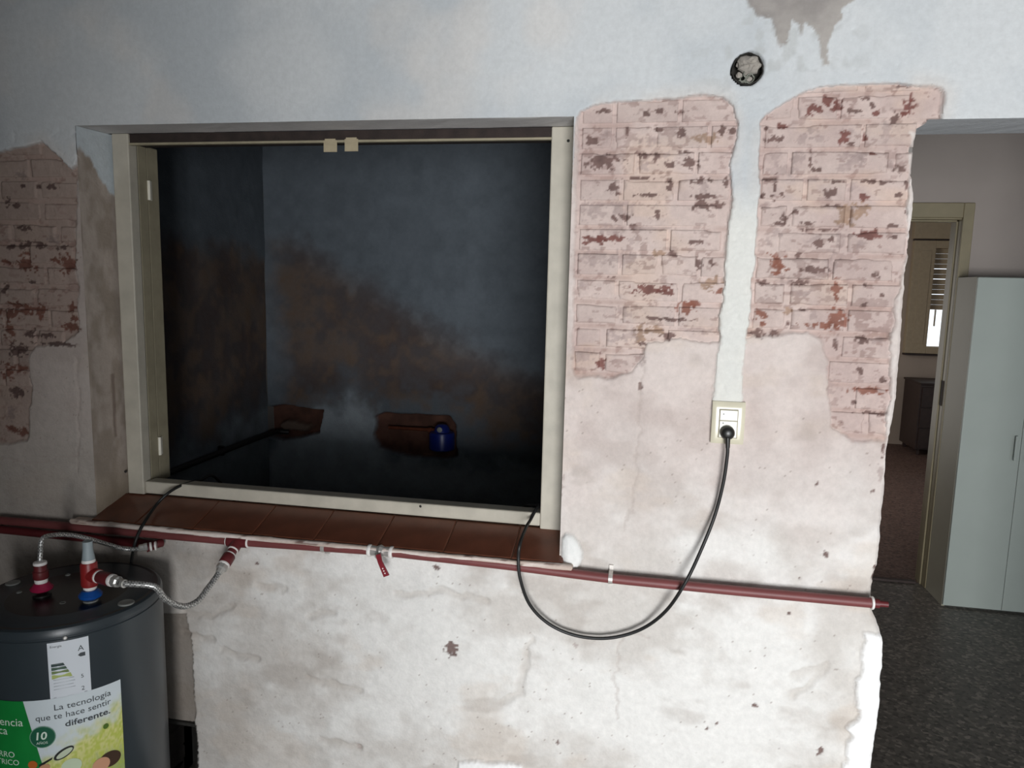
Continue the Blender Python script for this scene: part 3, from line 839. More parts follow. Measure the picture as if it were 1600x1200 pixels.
# dark storeroom behind the window ------------------------------------------
SW = wp([(425, 366), (470, 372), (520, 400), (575, 440), (640, 480), (720, 525), (800, 565), (900, 596), (900, 700), (780, 705),
         (720, 650), (640, 640), (560, 640), (540, 600), (500, 650), (425, 640)], SY1)
HOLES = [wp([(416, 637), (445, 634), (503, 640), (502, 660), (498, 676), (470, 683), (440, 688), (416, 680)], SY1),
         wp([(588, 652), (600, 645), (650, 646), (700, 650), (712, 664), (712, 712), (690, 716), (640, 712), (592, 700), (584, 680)], SY1)]
PALE = wp([(418, 690), (500, 640), (540, 610), (585, 640), (620, 710), (760, 722), (900, 730), (900, 960), (418, 960)], SY1)  # pale paint patch, widened along the wall foot to stand in for light
def store_wall(X, Z, left=False):
    n = fbm(X * 6, Z * 6, 3, 5) - .5
    n2 = fbm(X * 18, Z * 18, 5, 4) - .5
    c = np.ones(X.shape + (1,)) * lin((90, 97, 104)) * (1 + .35 * n2[..., None])
    if left:
        m = sstep(1.86, 1.74, Z + n * .25) * sstep(.9, 1.12, Z + n * .3)
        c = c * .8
    else:
        m = sstep(.05, -.14, sdpoly(X + n * .22, Z + n2 * .14, SW))
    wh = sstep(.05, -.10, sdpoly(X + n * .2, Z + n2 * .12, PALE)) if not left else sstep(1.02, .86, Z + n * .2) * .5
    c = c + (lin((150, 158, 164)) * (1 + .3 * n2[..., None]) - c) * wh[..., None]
    br = lin((68, 53, 47)) + (lin((90, 74, 62)) - lin((68, 53, 47))) * sstep(-.25, .25, n2 + n)[..., None]
    c = c + (br - c) * (np.clip(m * (.8 + .5 * n2), 0, 1))[..., None]
    h = (n * .008 + n2 * .004) - m * .004
    if not left:
        for i, hp in enumerate(HOLES):
            k = sstep(.006, -.004, sdpoly(X + n2 * .02, Z + n * .02, hp))
            h = h - k * (.06 if i == 0 else .04)
            c = c + (lin((88, 60, 50)) * (1 + n2[..., None]) - c) * k[..., None]
            if i == 0:   # rubble left in the first hole
                q = at(458, 668, SY1)
                bl = sstep(1.1, .7, np.hypot((X - q[0]) / .085, (Z - q[2]) / .028) + n2)
                h = h + bl * .045
                c = c + (lin((104, 88, 78)) - c) * (bl * k)[..., None]
    return h, c
sx = np.linspace(SX0, SX1, 420); sz = np.linspace(0, CEIL, 420)
X3, Z3 = np.meshgrid(sx, sz)
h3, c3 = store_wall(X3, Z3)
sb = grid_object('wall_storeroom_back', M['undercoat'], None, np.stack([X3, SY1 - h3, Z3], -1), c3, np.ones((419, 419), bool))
tag(sb, 'damp stained dark back wall of the storeroom seen through the window', 'wall', kind='structure')
MB().box(SX0 - .1, SX1 + .1, SY1 + .075, SY1 + .16, 0, CEIL).build('wall_backing', M['room_wall'], sb)
sy = np.linspace(WT, SY1, 160)
Y4, Z4 = np.meshgrid(sy, sz[::2])
h4, c4 = store_wall(Y4 + 5, Z4, True)
sl = grid_object('wall_storeroom_left', M['undercoat'], None, np.stack([SX0 + h4, Y4, Z4], -1), c4, np.ones((len(sz[::2]) - 1, 159), bool), flip=True)
tag(sl, 'dark stained left wall of the storeroom', 'wall', kind='structure')
MB().box(SX0 - .12, SX0 - .01, WT, SY1 + .15, 0, CEIL).build('wall_backing', M['room_wall'], sl)
slab('wall_storeroom_right', SX1, SX1 + .10, WT, PY, 0, CEIL, M['bed_wall'], 'partition between the storeroom and the passage')

# ================================================================== WINDOW FRAME
FXL, FXR = -1.622, -.207
FZ0, FZ1 = .968, WZ1
HRZ = at(520, 219, FY + .008)[2]
w1 = thing('window_1', (-.92, .17, FZ0), 'cream painted window frame without glass, set in the stripped wall', 'window', kind='structure')
lj = MB()
lj.box(FXL, -1.566, FY, FY + .038, FZ0, FZ1, .003).build('left_jamb', M['frame'], w1)
MB().box(FXL, -1.578, FY + .038, FY + .044, FZ0, FZ1).build('jamb_gap', M['dark_void'], w1)
MB().box(FXL, -1.570, FY + .044, FY + .086, FZ0 + .02, HRZ + .006, .003).build('jamb_stop', M['frame_dark'], w1)
MB().box(FXL, -1.573, FY + .088, FY + .145, FZ0 + .02, HRZ + .006, .004).build('sash_stile', M['frame_dark'], w1)
for (px, py) in ((222, 298), (233, 695)):
    p = at(px, py, FY + .095)
    hg = MB()
    hg.tube([(-1.568, FY + .089, p[2] - .030), (-1.568, FY + .089, p[2] + .030)], .0055, 10)
    hg.box(-1.573, -1.5695, FY + .091, FY + .105, p[2] - .030, p[2] + .030)
    hg.build('hinge', M['hinge'], w1, smooth=True)
MB().box(-.278, FXR, FY, FY + .04, FZ0 - .004, FZ1, .004).build('right_jamb', M['frame'], w1)
MB().box(-.272, FXR, FY + .04, FY + .13, FZ0 + .02, FZ1, .004).build('jamb_stop', M['frame_dark'], w1)
MB().box(-1.573, -.272, FY + .008, FY + .085, HRZ, FZ1 + .0).build('shutter_slot', M['rust'], w1)
MB().box(-1.573, -.272, FY + .004, FY + .020, HRZ - .007, HRZ, .002).build('head_rail', M['frame_dark'], w1)
for (a, b, c, d) in ((505, 219, 526, 237), (538, 217, 559, 236)):
    p, q = at(a, b, FY), at(c, d, FY)
    tp = MB()
    tp.box(p[0], q[0], FY + .0022, FY + .0038, q[2], p[2])
    tp.box(p[0] + .004, q[0] - .004, FY + .0015, FY + .0022, p[2] - .012, p[2] + .004)
    tp.build('tape_strip', M['tape'], w1)
# bottom rail, a little lower at the right end
rb_ = MB()
rb_.box(-1.566, -.278, FY + .006, FY + .058, FZ0 + .002, FZ0 + .042, .005)
rb_.build('bottom_rail', M['frame'], w1)
sc = MB()
for (px, py) in ((656, 792), (196, 737), (888, 220)):
    p = at(px, py, FY)
    yy = FY - .001 if px != 656 else FY + .005
    sc.lathe((p[0], yy + .003, p[2]), (0, -1, 0), [(0, .004), (.0025, .004), (.0035, .002)], 10)
    sc.build('screw', M['black_plast'], w1); sc = MB()

# ================================================================== SILL
SLZ, SFZ, SFY = .9665, .9200, -.034         # back height, front height, front edge
sill = thing('window_sill', (-.92, 0, .90), 'brown tiled window sill with a chipped cream nosing under the empty window', 'sill', kind='structure')
sy_ = lambda y: SLZ + (SFZ - SLZ) * ((FY + .01 - y) / (FY + .01 - SFY))
def sill_piece(x0, x1, ya, yb, dz, th, m, name, bev=.002):
    vs = []
    for x, y in ((x0, ya), (x1, ya), (x1, yb), (x0, yb)):
        vs.append((x, y, sy_(y) + dz - th))
    for x, y in ((x0, ya), (x1, ya), (x1, yb), (x0, yb)):
        vs.append((x, y, sy_(y) + dz - bev))
    for sxx, syy, x, y in ((1, 1, x0, ya), (-1, 1, x1, ya), (-1, -1, x1, yb), (1, -1, x0, yb)):
        vs.append((x + sxx * bev, y + syy * bev, sy_(y) + dz))
    fs = [(3, 2, 1, 0), (8, 9, 10, 11)]
    for k in range(4):
        j = (k + 1) % 4
        fs += [(k, j, j + 4, k + 4), (k + 4, j + 4, j + 8, k + 8)]
    return MB().add(vs, fs).build(name, m, sill)
sill_piece(WX0 - .002, WX1 + .012, SFY + .012, FY + .02, -.004, .022, M['grout'], 'mortar_bed')
jx = [at(p, q, .0)[0] for p, q in ((308, 803), (402, 810), (498, 817), (600, 824), (697, 829), (802, 843))]
step = (jx[-1] - jx[0]) / (len(jx) - 1)
xsj = [jx[0] - 2 * step, jx[0] - step] + [jx[0] + step * i for i in range(len(jx))] + [WX1 + .012]
xsj = [WX0 + .001] + [x for x in xsj if x > WX0 + .05]
for a, b in zip(xsj[:-1], xsj[1:]):
    sill_piece(a + .0012, b - .0012, SFY + .010, FY + .008, random.uniform(-.0006, .0006), .012, M['tile'], 'tile')
# nosing of plastered mortar along the front, ragged
nx_ = 180
xn = np.linspace(-1.712, -.168, nx_)
prof = [(.012, -.003), (.005, .0006), (-.002, -.001), (-.0055, -.005), (-.0055, -.010), (-.002, -.0135), (.03, -.0145)]
PP = np.zeros((len(prof), nx_, 3)); RG = np.zeros((len(prof), nx_, 3))
for i, (dy, dz) in enumerate(prof):
    n = fbm(xn * 14, np.full(nx_, i * .7), 301, 4) - .5
    PP[i, :, 0] = xn
    PP[i, :, 1] = SFY + dy + n * .005
    PP[i, :, 2] = SFZ + dz + n * .004
    nn = fbm(xn * 10, np.full(nx_, i * .5 + 4), 305, 4)
    RG[i] = lin((196, 178, 166)) + (lin((224, 212, 204)) - lin((196, 178, 166))) * sstep(.35, .62, nn)[:, None]
    chip = sstep(.66, .72, fbm(xn * 22, np.full(nx_, i * .9), 309, 3))
    RG[i] = RG[i] + (lin((128, 106, 98)) - RG[i]) * chip[:, None]
grid_object('nosing', M['undercoat'], sill, PP, RG, np.ones((len(prof) - 1, nx_ - 1), bool), flip=True)
MB().box(-1.712, -1.712 + .07, SFY - .004, .0, SFZ - .0145, SFZ - .001, .004).build('nosing_end', M['nosing'], sill)
MB().box(-.21, -.166, SFY - .002, .002, SFZ - .0145, SFZ - .002, .005).build('nosing_end', M['nosing'], sill)

# ================================================================== PIPES ON THE WALL
PYY = -.027
_pp = [V(x, y, PYY) for x, y in ((0, 813), (372, 846), (594, 861), (800, 884), (954, 904), (1150, 923), (1362, 942))]
_pp = [Vector((-2.745, PYY, _pp[0].z - .002))] + _pp
_px = [p.x for p in _pp]; _pz = [p.z for p in _pp]
def onx(x):
    return Vector((x, PYY, float(np.interp(x, _px, _pz))))
def onpipe(px):
    lo, hi = -2.7, 1.2
    for _ in range(40):
        mid = (lo + hi) / 2
        cc = ROT @ (np.array(onx(mid)) - CAM)
        if 800 + FPX * cc[0] / cc[2] < px: lo = mid
        else: hi = mid
    return onx(lo)
def run(a, b):
    xs_ = [a.x] + [x for x in np.linspace(a.x, b.x, 24)[1:-1]] + [b.x]
    k = [onx(x) for x in xs_]
    return [k[0]] + [(k[i - 1] + k[i] * 2 + k[i + 1]) / 4 for i in range(1, len(k) - 1)] + [k[-1]]
dirp = Vector((1, 0, .002)).normalized()
pipe = thing('water_pipe', onpipe(700), 'long dark red water pipe fixed along the wall under the sill', 'pipe')
pL = _pp[0]
xT0, xT1 = onpipe(357), onpipe(388)
xV0, xV1 = onpipe(578), onpipe(612)
xE = onpipe(1364)
for a, b in ((pL, xT0), (xT1, xV0), (xV1, xE)):
    MB().tube(run(a, b), .0128, 20).build('pipe_length', M['red_pipe'], pipe, smooth=True)
def ring(c, ax, r, w, m, parent, name='seal_ring', n=20):
    ax = Vector(ax).normalized()
    MB().lathe(Vector(c) - ax * w / 2, ax, [(0, r * .93), (w * .2, r), (w * .8, r), (w, r * .93)], n).build(name, m, parent, smooth=True)
# stub that reaches out past the door corner
st = MB().tube([xE, xE + dirp * .014, xE + dirp * .015, xE + dirp * .035], [.0115, .0115, .0075, .0075], 16)
st.build('pipe_end', M['dkred_fit'], pipe, smooth=True)
ring(xE - dirp * .002, dirp, .0165, .006, M['white_seal'], pipe)
# tee with the branch that takes the braided hose
tee = MB()
tee.tube([xT0, xT1], .0175, 20)
tc_ = (xT0 + xT1) / 2
br_end = V(350, 882, -.098)
bd = (br_end - tc_).normalized()
tee.tube([tc_, tc_ + bd * .030], .0165, 20)
tee.build('tee', M['dkred_fit'], pipe, smooth=True)
for p_ in (xT0, xT1):
    ring(p_, dirp, .0170, .008, M['white_seal'], pipe)
ring(tc_ + bd * .031, bd, .0155, .006, M['white_seal'], pipe)
L_ = (br_end - tc_).length
MB().tube([tc_ + bd * .033, tc_ + bd * (L_ * .55)], .0135, 18).build('branch_nipple', M['dkred_fit'], pipe, smooth=True)
ring(tc_ + bd * (L_ * .58), bd, .0150, .006, M['white_seal'], pipe)
MB().lathe(tc_ + bd * (L_ * .61), bd, [(0, .0165), (.003, .0182), (L_ * .33, .0182), (L_ * .36, .017)], 18).build('branch_coupling', M['dkred_fit'], pipe, smooth=True)
ring(br_end, bd, .0165, .007, M['white_seal'], pipe)
# ball valve
vc = (xV0 + xV1) / 2
vb = MB()
vb.tube([xV0, xV0 + dirp * .012, vc - dirp * .012, vc, vc + dirp * .012, xV1 - dirp * .012, xV1], [.0150, .0150, .0140, .0190, .0140, .0150, .0150], 20)
vb.tube([vc, vc + Vector((0, -.028, -.006))], .0075, 14)
vb.build('ball_valve', M['chrome'], pipe, smooth=True)
for p_ in (xV0, xV1):
    ring(p_, dirp, .0175, .010, M['white_seal'], pipe)
l0, l1, l2 = V(591, 866, -.066), V(594, 878, -.072), V(604, 900, -.070)
lv = MB()
for (a, b, w0, w1_) in ((l0, l1, .0075, .0065), (l1, l2, .0065, .0085)):
    d = (b - a).normalized(); s_ = d.cross(Vector((0, 1, 0))).normalized(); t_ = Vector((0, .0022, 0))
    vs = [a + s_ * w0 + t_, a - s_ * w0 + t_, b - s_ * w1_ + t_, b + s_ * w1_ + t_, a + s_ * w0 - t_, a - s_ * w0 - t_, b - s_ * w1_ - t_, b + s_ * w1_ - t_]
    lv.add(vs, [(0, 1, 2, 3), (7, 6, 5, 4), (0, 4, 5, 1), (1, 5, 6, 2), (2, 6, 7, 3), (3, 7, 4, 0)])
lv.build('lever', M['lever'], pipe)
for t_ in (.45, .62, .79):
    p_ = l1.lerp(l2, t_)
    MB().lathe(p_ + Vector((0, -.0021, 0)), (0, -1, 0), [(0, .0021), (.0006, .0021)], 10).build('lever_hole', M['white_seal'], pipe)
# wall clamps
for i, px in enumerate((954, 506)):
    c = onpipe(px)
    cl = MB()
    n = 14
    vs = []; fs = []
    for k in range(n + 1):
        q = math.pi * (.0 + k / n) - math.pi / 2
        for w in (-.0055, .0055):
            for rr in (.0132, .0146):
                vs.append((c.x + w, c.y - rr * math.cos(q), c.z + rr * math.sin(q)))
    for k in range(n):
        a = k * 4; b = a + 4
        fs += [(a + 1, a + 3, b + 3, b + 1), (a, b, b + 2, a + 2), (a, a + 1, b + 1, b), (a + 2, b + 2, b + 3, a + 3)]
    cl.add(vs, fs)
    if i == 0: cl.box(c.x - .0055, c.x + .0055, -.003, .006, c.z + .0125, c.z + .028)
    cl.box(c.x - .0055, c.x + .0055, -.003, .006, c.z - .028, c.z - .0125)
    cl.box(c.x - .0055, c.x + .0055, c.y, .004, c.z + .0130, c.z + .0146)
    cl.box(c.x - .0055, c.x + .0055, c.y, .004, c.z - .0146, c.z - .0130)
    cl.build('pipe_clamp', M['clamp'], pipe)
    MB().lathe((c.x, -.003, c.z - .021), (0, -1, 0), [(0, .0038), (.0018, .0034), (.0024, .002)], 10).build('clamp_screw', M['chrome'], pipe)

# second, shorter pipe under it that feeds the heater's hot hose
q1 = V(236, 853, -.030)
hp = thing('hot_water_pipe', (q1.x - .4, -.03, q1.z), 'short dark red pipe running below the long pipe, ending above the water heater', 'pipe')
q0 = Vector((-2.745, -.022, q1.z + .004))
MB().tube([q0, Vector((q1.x + .012, -.022, q1.z + .001))], .0128, 18).build('pipe_length', M['dkred_fit'], hp, smooth=True)
qn = V(246, 850, -.026)
MB().tube(smooth_path([qn + Vector((.006, .012, 0)), qn, q1 + Vector((-.004, -.018, -.002))], 5), .0125, 16).build('elbow', M['dkred_fit'], hp, smooth=True)
hose_end1 = V(228, 855, -.062)
ring(hose_end1 + Vector((.010, .008, 0)), Vector((1, .8, .1)), .0135, .006, M['white_seal'], hp)
ring(hose_end1 + Vector((.022, .014, .001)), Vector((1, .6, .1)), .0140, .005, M['white_seal'], hp)

# ================================================================== WATER HEATER
HR, HX, HY, HZ = .226, -1.495, -.290, .816
heater = thing('water_heater', (HX, HY, 0), 'dark grey cylindrical water heater with stickers standing against the wall', 'water heater')
body = MB().lathe((HX, HY, 0.0), (0, 0, 1), [(0, HR - .03), (.012, HR - .03), (.014, HR - .006), (.022, HR), (HZ - .030, HR), (HZ - .028, HR - .0025), (HZ - .025, HR - .0025), (HZ - .023, HR)
                                             , (HZ - .014, HR), (HZ - .004, HR - .004), (HZ, HR - .011)], 96).build('tank', M['heater'], heater, smooth=True)
MB().lathe((HX, HY, HZ - .0015), (0, 0, 1), [(0, HR - .011), (.0015, HR - .0115), (.0016, HR - .020), (-.0040, HR - .027), (.0035, HR * .55), (.006, .02)], 96).build('top_cover', M['heater_top'], heater, smooth=True)
# recessed caps on the cover
for (px, py, rx) in ((197, 941, .020), (20, 910, .018), (98, 942, .008), (30, 925, .007), (106, 898, .007), (175, 912, .008)):
    d = ROT.T @ np.array([(px - 800) / FPX, (py - 600) / FPX, 1.0])
    P = CAM + d * ((HZ + .003 - CAM[2]) / d[2])
    MB().lathe((P[0], P[1], HZ - .004), (0, 0, 1), [(0, rx), (.0065, rx), (.008, rx * .85), (.007, rx * .6)], 20).build('cap', M['cap_grey'], heater, smooth=True)

def topt(px, py, z):
    d = ROT.T @ np.array([(px - 800) / FPX, (py - 600) / FPX, 1.0])
    P = CAM + d * ((z - CAM[2]) / d[2])
    return P
# hot outlet (left) and cold inlet with tee (right)
hA = topt(66, 932, HZ); hB = topt(142, 940, HZ)
ZS = 1.22
def stack(base, items, parent):
    """vertical run of turned pieces: (name, material, z0, z1, [(t, r)...])"""
    for (name, m, z0, z1, pr) in items:
        MB().lathe((base[0], base[1], HZ + z0 * ZS), (0, 0, 1), [((z1 - z0) * ZS * t, r) for t, r in pr], 24).build(name, M[m], parent, smooth=True)
ho = MB().lathe((hA[0], hA[1], HZ - .004), (0, 0, 1), [(0, .022), (.012, .022), (.014, .013)], 24).build('hot_outlet', M['black_plast'], heater, smooth=True)
stack(hA, [('collar_disc', 'magenta', .012, .032, [(0, .016), (.25, .026), (.45, .0275), (.8, .020), (1, .017)]),
           ('seal_ring', 'white_seal', .032, .041, [(0, .0145), (.2, .0155), (.8, .0155), (1, .0145)]),
           ('nipple', 'dkred_fit', .041, .072, [(0, .0165), (.1, .0185), (.55, .0185), (.6, .0155), (1, .0155)]),
           ('seal_ring', 'white_seal', .072, .080, [(0, .0145), (.2, .0165), (.8, .0155), (1, .011)])], ho)
ci = MB().lathe((hB[0], hB[1], HZ - .004), (0, 0, 1), [(0, .018), (.010, .018), (.011, .011)], 24).build('cold_inlet', M['cap_grey'], heater, smooth=True)
stack(hB, [('collar_disc', 'blue_fit', .006, .027, [(0, .016), (.3, .027), (.55, .0285), (.85, .022), (1, .018)]),
           ('seal_ring', 'white_seal', .027, .036, [(0, .012), (.3, .0155), (1, .0165)]),
           ('seal_ring', 'white_seal', .089, .095, [(0, .0165), (.3, .0165), (1, .0150)]),
           ('relief_pipe', 'grey_pipe', .095, .135, [(0, .0155), (.5, .0125), (1, .0120)])], ci)
brd = Vector(topt(197, 903, HZ + .060)) - Vector((hB[0], hB[1], HZ + .060))
brd.z = 0
brd = Vector((1, -.25, 0)).normalized()
t0 = Vector((hB[0], hB[1], HZ + .062 * ZS))
te = MB().lathe((hB[0], hB[1], HZ + .036 * ZS), (0, 0, 1), [(0, .0185), (.006, .0205), (.058, .0205), (.0647, .0185)], 24)
te.tube([t0, t0 + brd * .034], .0185, 20)
te.build('tee', M['red_fit'], ci, smooth=True)
ring(t0 + brd * .036, brd, .0165, .006, M['white_seal'], ci)
MB().lathe(t0 + brd * .039, brd, [(0, .0150), (.006, .0165), (.040, .0165), (.044, .0150)], 20).build('branch_nipple', M['dkred_fit'], ci, smooth=True)
ring(t0 + brd * .087, brd, .0160, .011, M['white_seal'], ci)
MB().lathe(t0 + brd * .092, brd, [(0, .012), (.002, .0145), (.018, .0145), (.022, .010)], 8).build('hose_nut', M['chrome'], ci)

# ---- stickers wrapped round the tank ---------------------------------------
def cylpt(px, py):
    d = ROT.T @ np.array([(px - 800) / FPX, (py - 600) / FPX, 1.0])
    o = CAM[:2] - np.array([HX, HY]); e = d[:2]
    a = e @ e; b = 2 * o @ e; c = o @ o - HR * HR
    disc = b * b - 4 * a * c
    t = (-b - math.sqrt(max(disc, 0))) / (2 * a)
    P = CAM + d * t
    return math.atan2(P[1] - HY, P[0] - HX), P[2]
def cyl(th, z, off):
    return ((HX + (HR + off) * math.cos(th)), (HY + (HR + off) * math.sin(th)), z)
def wrap_poly(name, outline, off, m, parent):
    """flat outline in (theta, z), fan-filled and laid on the tank"""
    n = len(outline)
    ct = sum(p[0] for p in outline) / n; cz = sum(p[1] for p in outline) / n
    vs = [cyl(ct, cz, off)] + [cyl(t, z, off) for t, z in outline]
    return MB().add(vs, [(0, 1 + i, 1 + (i + 1) % n) for i in range(n)]).build(name, m, parent)
def wrap_grid(name, tf0, tf1, z0, z1, off, colf, parent, nu=60, nv=50):
    v = np.linspace(0, 1, nv)[:, None]; u = np.linspace(0, 1, nu)[None, :]
    Zg = z0 + (z1 - z0) * v + 0 * u
    Tg = tf0(Zg) + (tf1(Zg) - tf0(Zg)) * u
    P = np.stack([HX + (HR + off) * np.cos(Tg), HY + (HR + off) * np.sin(Tg), Zg], -1)
    return grid_object(name, M['print'], parent, P, colf(Tg, Zg), np.ones((nv - 1, nu - 1), bool), origin=cyl(float(Tg.mean()), (z0 + z1) / 2, 0))
def flat_mat(name, c):
    if name not in M: M[name] = mat(name, c, 0.4, var=0.0)
    return M[name]
def text_wrap(name, body_, th_right, z_base, height, off, m, parent, align='RIGHT', shear=0.0, width=None, bold=0.0):
    cu = bpy.data.curves.new(name, 'FONT')
    cu.body = body_
    cu.size = 1.0
    cu.align_x = 'LEFT'
    cu.shear = shear
    cu.offset = bold
    cu.resolution_u = 3
    tmp = bpy.data.objects.new(name, cu)
    COL.objects.link(tmp)
    dg = bpy.context.evaluated_depsgraph_get()
    me = bpy.data.meshes.new_from_object(tmp.evaluated_get(dg))
    bpy.data.objects.remove(tmp)
    A = np.array([v.co[:] for v in me.vertices])
    F = [tuple(p.vertices) for p in me.polygons]
    bpy.data.meshes.remove(me)
    s = height / .72
    wx = A[:, 0].max() - A[:, 0].min()
    sx = s if width is None else width / wx
    x = (A[:, 0] - A[:, 0].min()) * sx
    if align == 'RIGHT': x = x - x.max()
    if align == 'CENTER': x = x - x.max() / 2
    vs = [cyl(th_right + xx / HR, z_base + yy * s, off) for xx, yy in zip(x, A[:, 1])]
    return MB().add(vs, F).build(name, m, parent)

sc_ = cylpt(102, 1001)
MB().lathe(cyl(sc_[0], HZ - .0265, -.002), (math.cos(sc_[0]), math.sin(sc_[0]), 0), [(0, .005), (.004, .005), (.005, .003)], 10).build('seam_screw', M['chrome'], heater)
# energy label
eTL, eTR = cylpt(73, 1004), cylpt(138, 995)
eBR = cylpt(147, 1082)
th0, th1 = eTL[0], eTR[0]
ez1 = (eTL[1] + eTR[1]) / 2; ez0 = eBR[1] - .01
el = wrap_grid('energy_label', lambda z: th0 + 0 * z, lambda z: th1 + 0 * z, ez0, ez1, .0006,
               lambda T_, Z_: np.ones(T_.shape + (1,)) * lin((226, 232, 238)), heater, 14, 4)
tag(el, 'white energy rating label with green and yellow bars')
dth = th1 - th0; dez = ez1 - ez0
def lab(u, v): return th0 + dth * u, ez0 + dez * v
for i, (c, u1) in enumerate((((40, 62, 60), .36), ((64, 92, 74), .41), ((112, 132, 80), .46), ((176, 190, 108), .52))):
    v1 = .665 - i * .058; v0 = v1 - .046 - (.02 if i == 3 else 0)
    wrap_poly('rating_bar', [lab(.07, v0), lab(u1 + .04, v0), lab(u1, v1), lab(.07, v1)], .0010, flat_mat('bar%d' % i, c), el)
text_wrap('label_heading', 'Energía', lab(.07, 0)[0], lab(0, .92)[1], .0060, .0010, M['ink'], el, 'LEFT')
text_wrap('label_letter', 'A', lab(.80, 0)[0], lab(0, .80)[1], .014, .0010, M['ink'], el, 'CENTER')
wrap_poly('rating_arrow', [lab(.72, .735), lab(.78, .765), lab(.90, .765), lab(.90, .705), lab(.78, .705)], .0010, M['ink'], el)
for (u0, u1, v) in ((.10, .60, .40), (.10, .62, .35), (.10, .58, .30), (.10, .62, .25), (.08, .9, .12)):
    wrap_poly('label_line', [lab(u0, v), lab(u1, v), lab(u1, v + .012), lab(u0, v + .012)], .0010, flat_mat('pale_ink', (176, 182, 190)), el)
text_wrap('label_figure', '5', lab(.80, 0)[0], lab(0, .36)[1], .010, .0010, M['ink'], el, 'CENTER')
text_wrap('label_figure', '2', lab(.80, 0)[0], lab(0, .16)[1], .011, .0010, M['ink'], el, 'CENTER')

# advert: green side band, white top, meadow and a reader with a magnifier
aR, aRb = cylpt(188, 1068), cylpt(193, 1198)
az1 = (aR[1] + cylpt(40, 1088)[1]) / 2
az0 = aRb[1] - .10
aR_t = aR[0]
gB = cylpt(36, 1090)[0]
gfun = lambda z: gB + .22 * np.clip((az1 - z) / .25, 0, 1)
def adv_col(T_, Z_):
    u = (T_ - gB) / (aR_t - gB); v = (az1 - Z_) / (az1 - az0)
    n = fbm(T_ * 9, Z_ * 40, 401, 4); n2 = fbm(T_ * 40, Z_ * 160, 403, 3)
    c = np.ones(T_.shape + (1,)) * lin((220, 230, 234))
    ye = sstep(.24, .42, v + .30 * (u - .55) + .25 * (n - .5))
    yc = lin((196, 206, 96)) + (lin((224, 222, 148)) - lin((196, 206, 96))) * sstep(.35, .65, n2)[..., None]
    c = c + (yc - c) * ye[..., None]
    gr = sstep(.45, .7, v + .35 * (n2 - .5)) * sstep(.4, .75, u)
    c = c + (lin((142, 168, 96)) - c) * (gr * .7)[..., None]
    return c
ad = wrap_grid('advert_sticker', lambda z: gfun(z) - .02, lambda z: aR_t + 0 * z, az0, az1, .0012, adv_col, heater, 70, 60)
tag(ad, 'green and white advert sticker with slogan and meadow print')
wrap_grid('green_band', lambda z: gB - 1.0 + 0 * z, gfun, az0, az1, .0016,
          lambda T_, Z_: np.ones(T_.shape + (1,)) * lin((26, 138, 62)) * (1 + .3 * (fbm(T_ * 5, Z_ * 12, 409, 3) - .5))[..., None], ad, 50, 30)
def line_text(body_, pl, pr, hpx, bold=0.0):
    a, b = cylpt(*pl), cylpt(*pr)
    text_wrap('slogan_line', body_, b[0], (a[1] + b[1]) / 2, hpx, .0020, M['ink'], ad, 'RIGHT', width=(b[0] - a[0]) * HR, bold=bold)
line_text('La tecnología', (85, 1107), (173, 1088), .0155)
line_text('que te hace sentir', (56, 1122), (173, 1103), .0155)
line_text('diferente.', (102, 1132), (172, 1116), .0155, .018)
for body_, px, py, hh in (('eficiencia', 37, 1134, .021), ('energética', 13, 1147, .021), ('AHORRO', 24, 1183, .0155), ('ELÉCTRICO', 31, 1195, .0145)):
    a = cylpt(px, py)
    text_wrap('band_text', body_, a[0], a[1], hh, .0022, M['white_ink'], ad, 'RIGHT')
def disc(name, px, py, rad, off, m, k=28, sq=1.0, rot=0.0):
    c = cylpt(px, py)
    o = []
    for i in range(k):
        q = 2 * math.pi * i / k
        x, y = rad * math.cos(q), rad * sq * math.sin(q)
        o.append((c[0] + (x * math.cos(rot) - y * math.sin(rot)) / HR, c[1] + x * math.sin(rot) + y * math.cos(rot)))
    return wrap_poly(name, o, off, m, ad)
disc('badge_rim', 67, 1151, .0285, .0024, flat_mat('badge_rim', (120, 160, 140)))
disc('badge', 67, 1151, .0265, .0027, flat_mat('badge', (30, 96, 70)))
b0 = cylpt(66, 1154)
text_wrap('badge_number', '10', b0[0], b0[1] - .001, .020, .0031, M['white_ink'], ad, 'CENTER', shear=.12, bold=.02)
text_wrap('badge_word', 'AÑOS', b0[0], b0[1] - .013, .0065, .0031, M['white_ink'], ad, 'CENTER')
disc('leaf_mark', 165, 1134, .0065, .0024, flat_mat('leaf_mark', (86, 116, 46)), 20, 1.1)
disc('magnifier_rim', 100, 1176, .0245, .0024, flat_mat('print_black', (40, 42, 40)), 28, .46, .55)
disc('magnifier_lens', 101, 1176, .0200, .0027, flat_mat('print_lens', (206, 216, 190)), 28, .36, .55)
h0, h1 = cylpt(83, 1184), cylpt(62, 1196)
wrap_poly('magnifier_handle', [(h0[0], h0[1] + .003), (h0[0] - .01, h0[1] - .003), (h1[0], h1[1] - .004), (h1[0] - .005, h1[1] + .003)], .0024, M['print_black'], ad)
disc('hand_print', 70, 1199, .013, .0029, flat_mat('print_skin', (206, 156, 118)), 20, .7, .4)
disc('orange_mark', 52, 1194, .0105, .0029, flat_mat('print_orange', (196, 104, 44)))
disc('page_print', 112, 1196, .022, .0022, flat_mat('print_page', (206, 222, 190)), 20, .9)
disc('hair_print', 172, 1185, .026, .0024, flat_mat('print_hair', (74, 56, 44)), 26, .8, -.2)
disc('face_print', 158, 1194, .020, .0028, flat_mat('print_face', (212, 160, 128)), 26, .95, -.1)

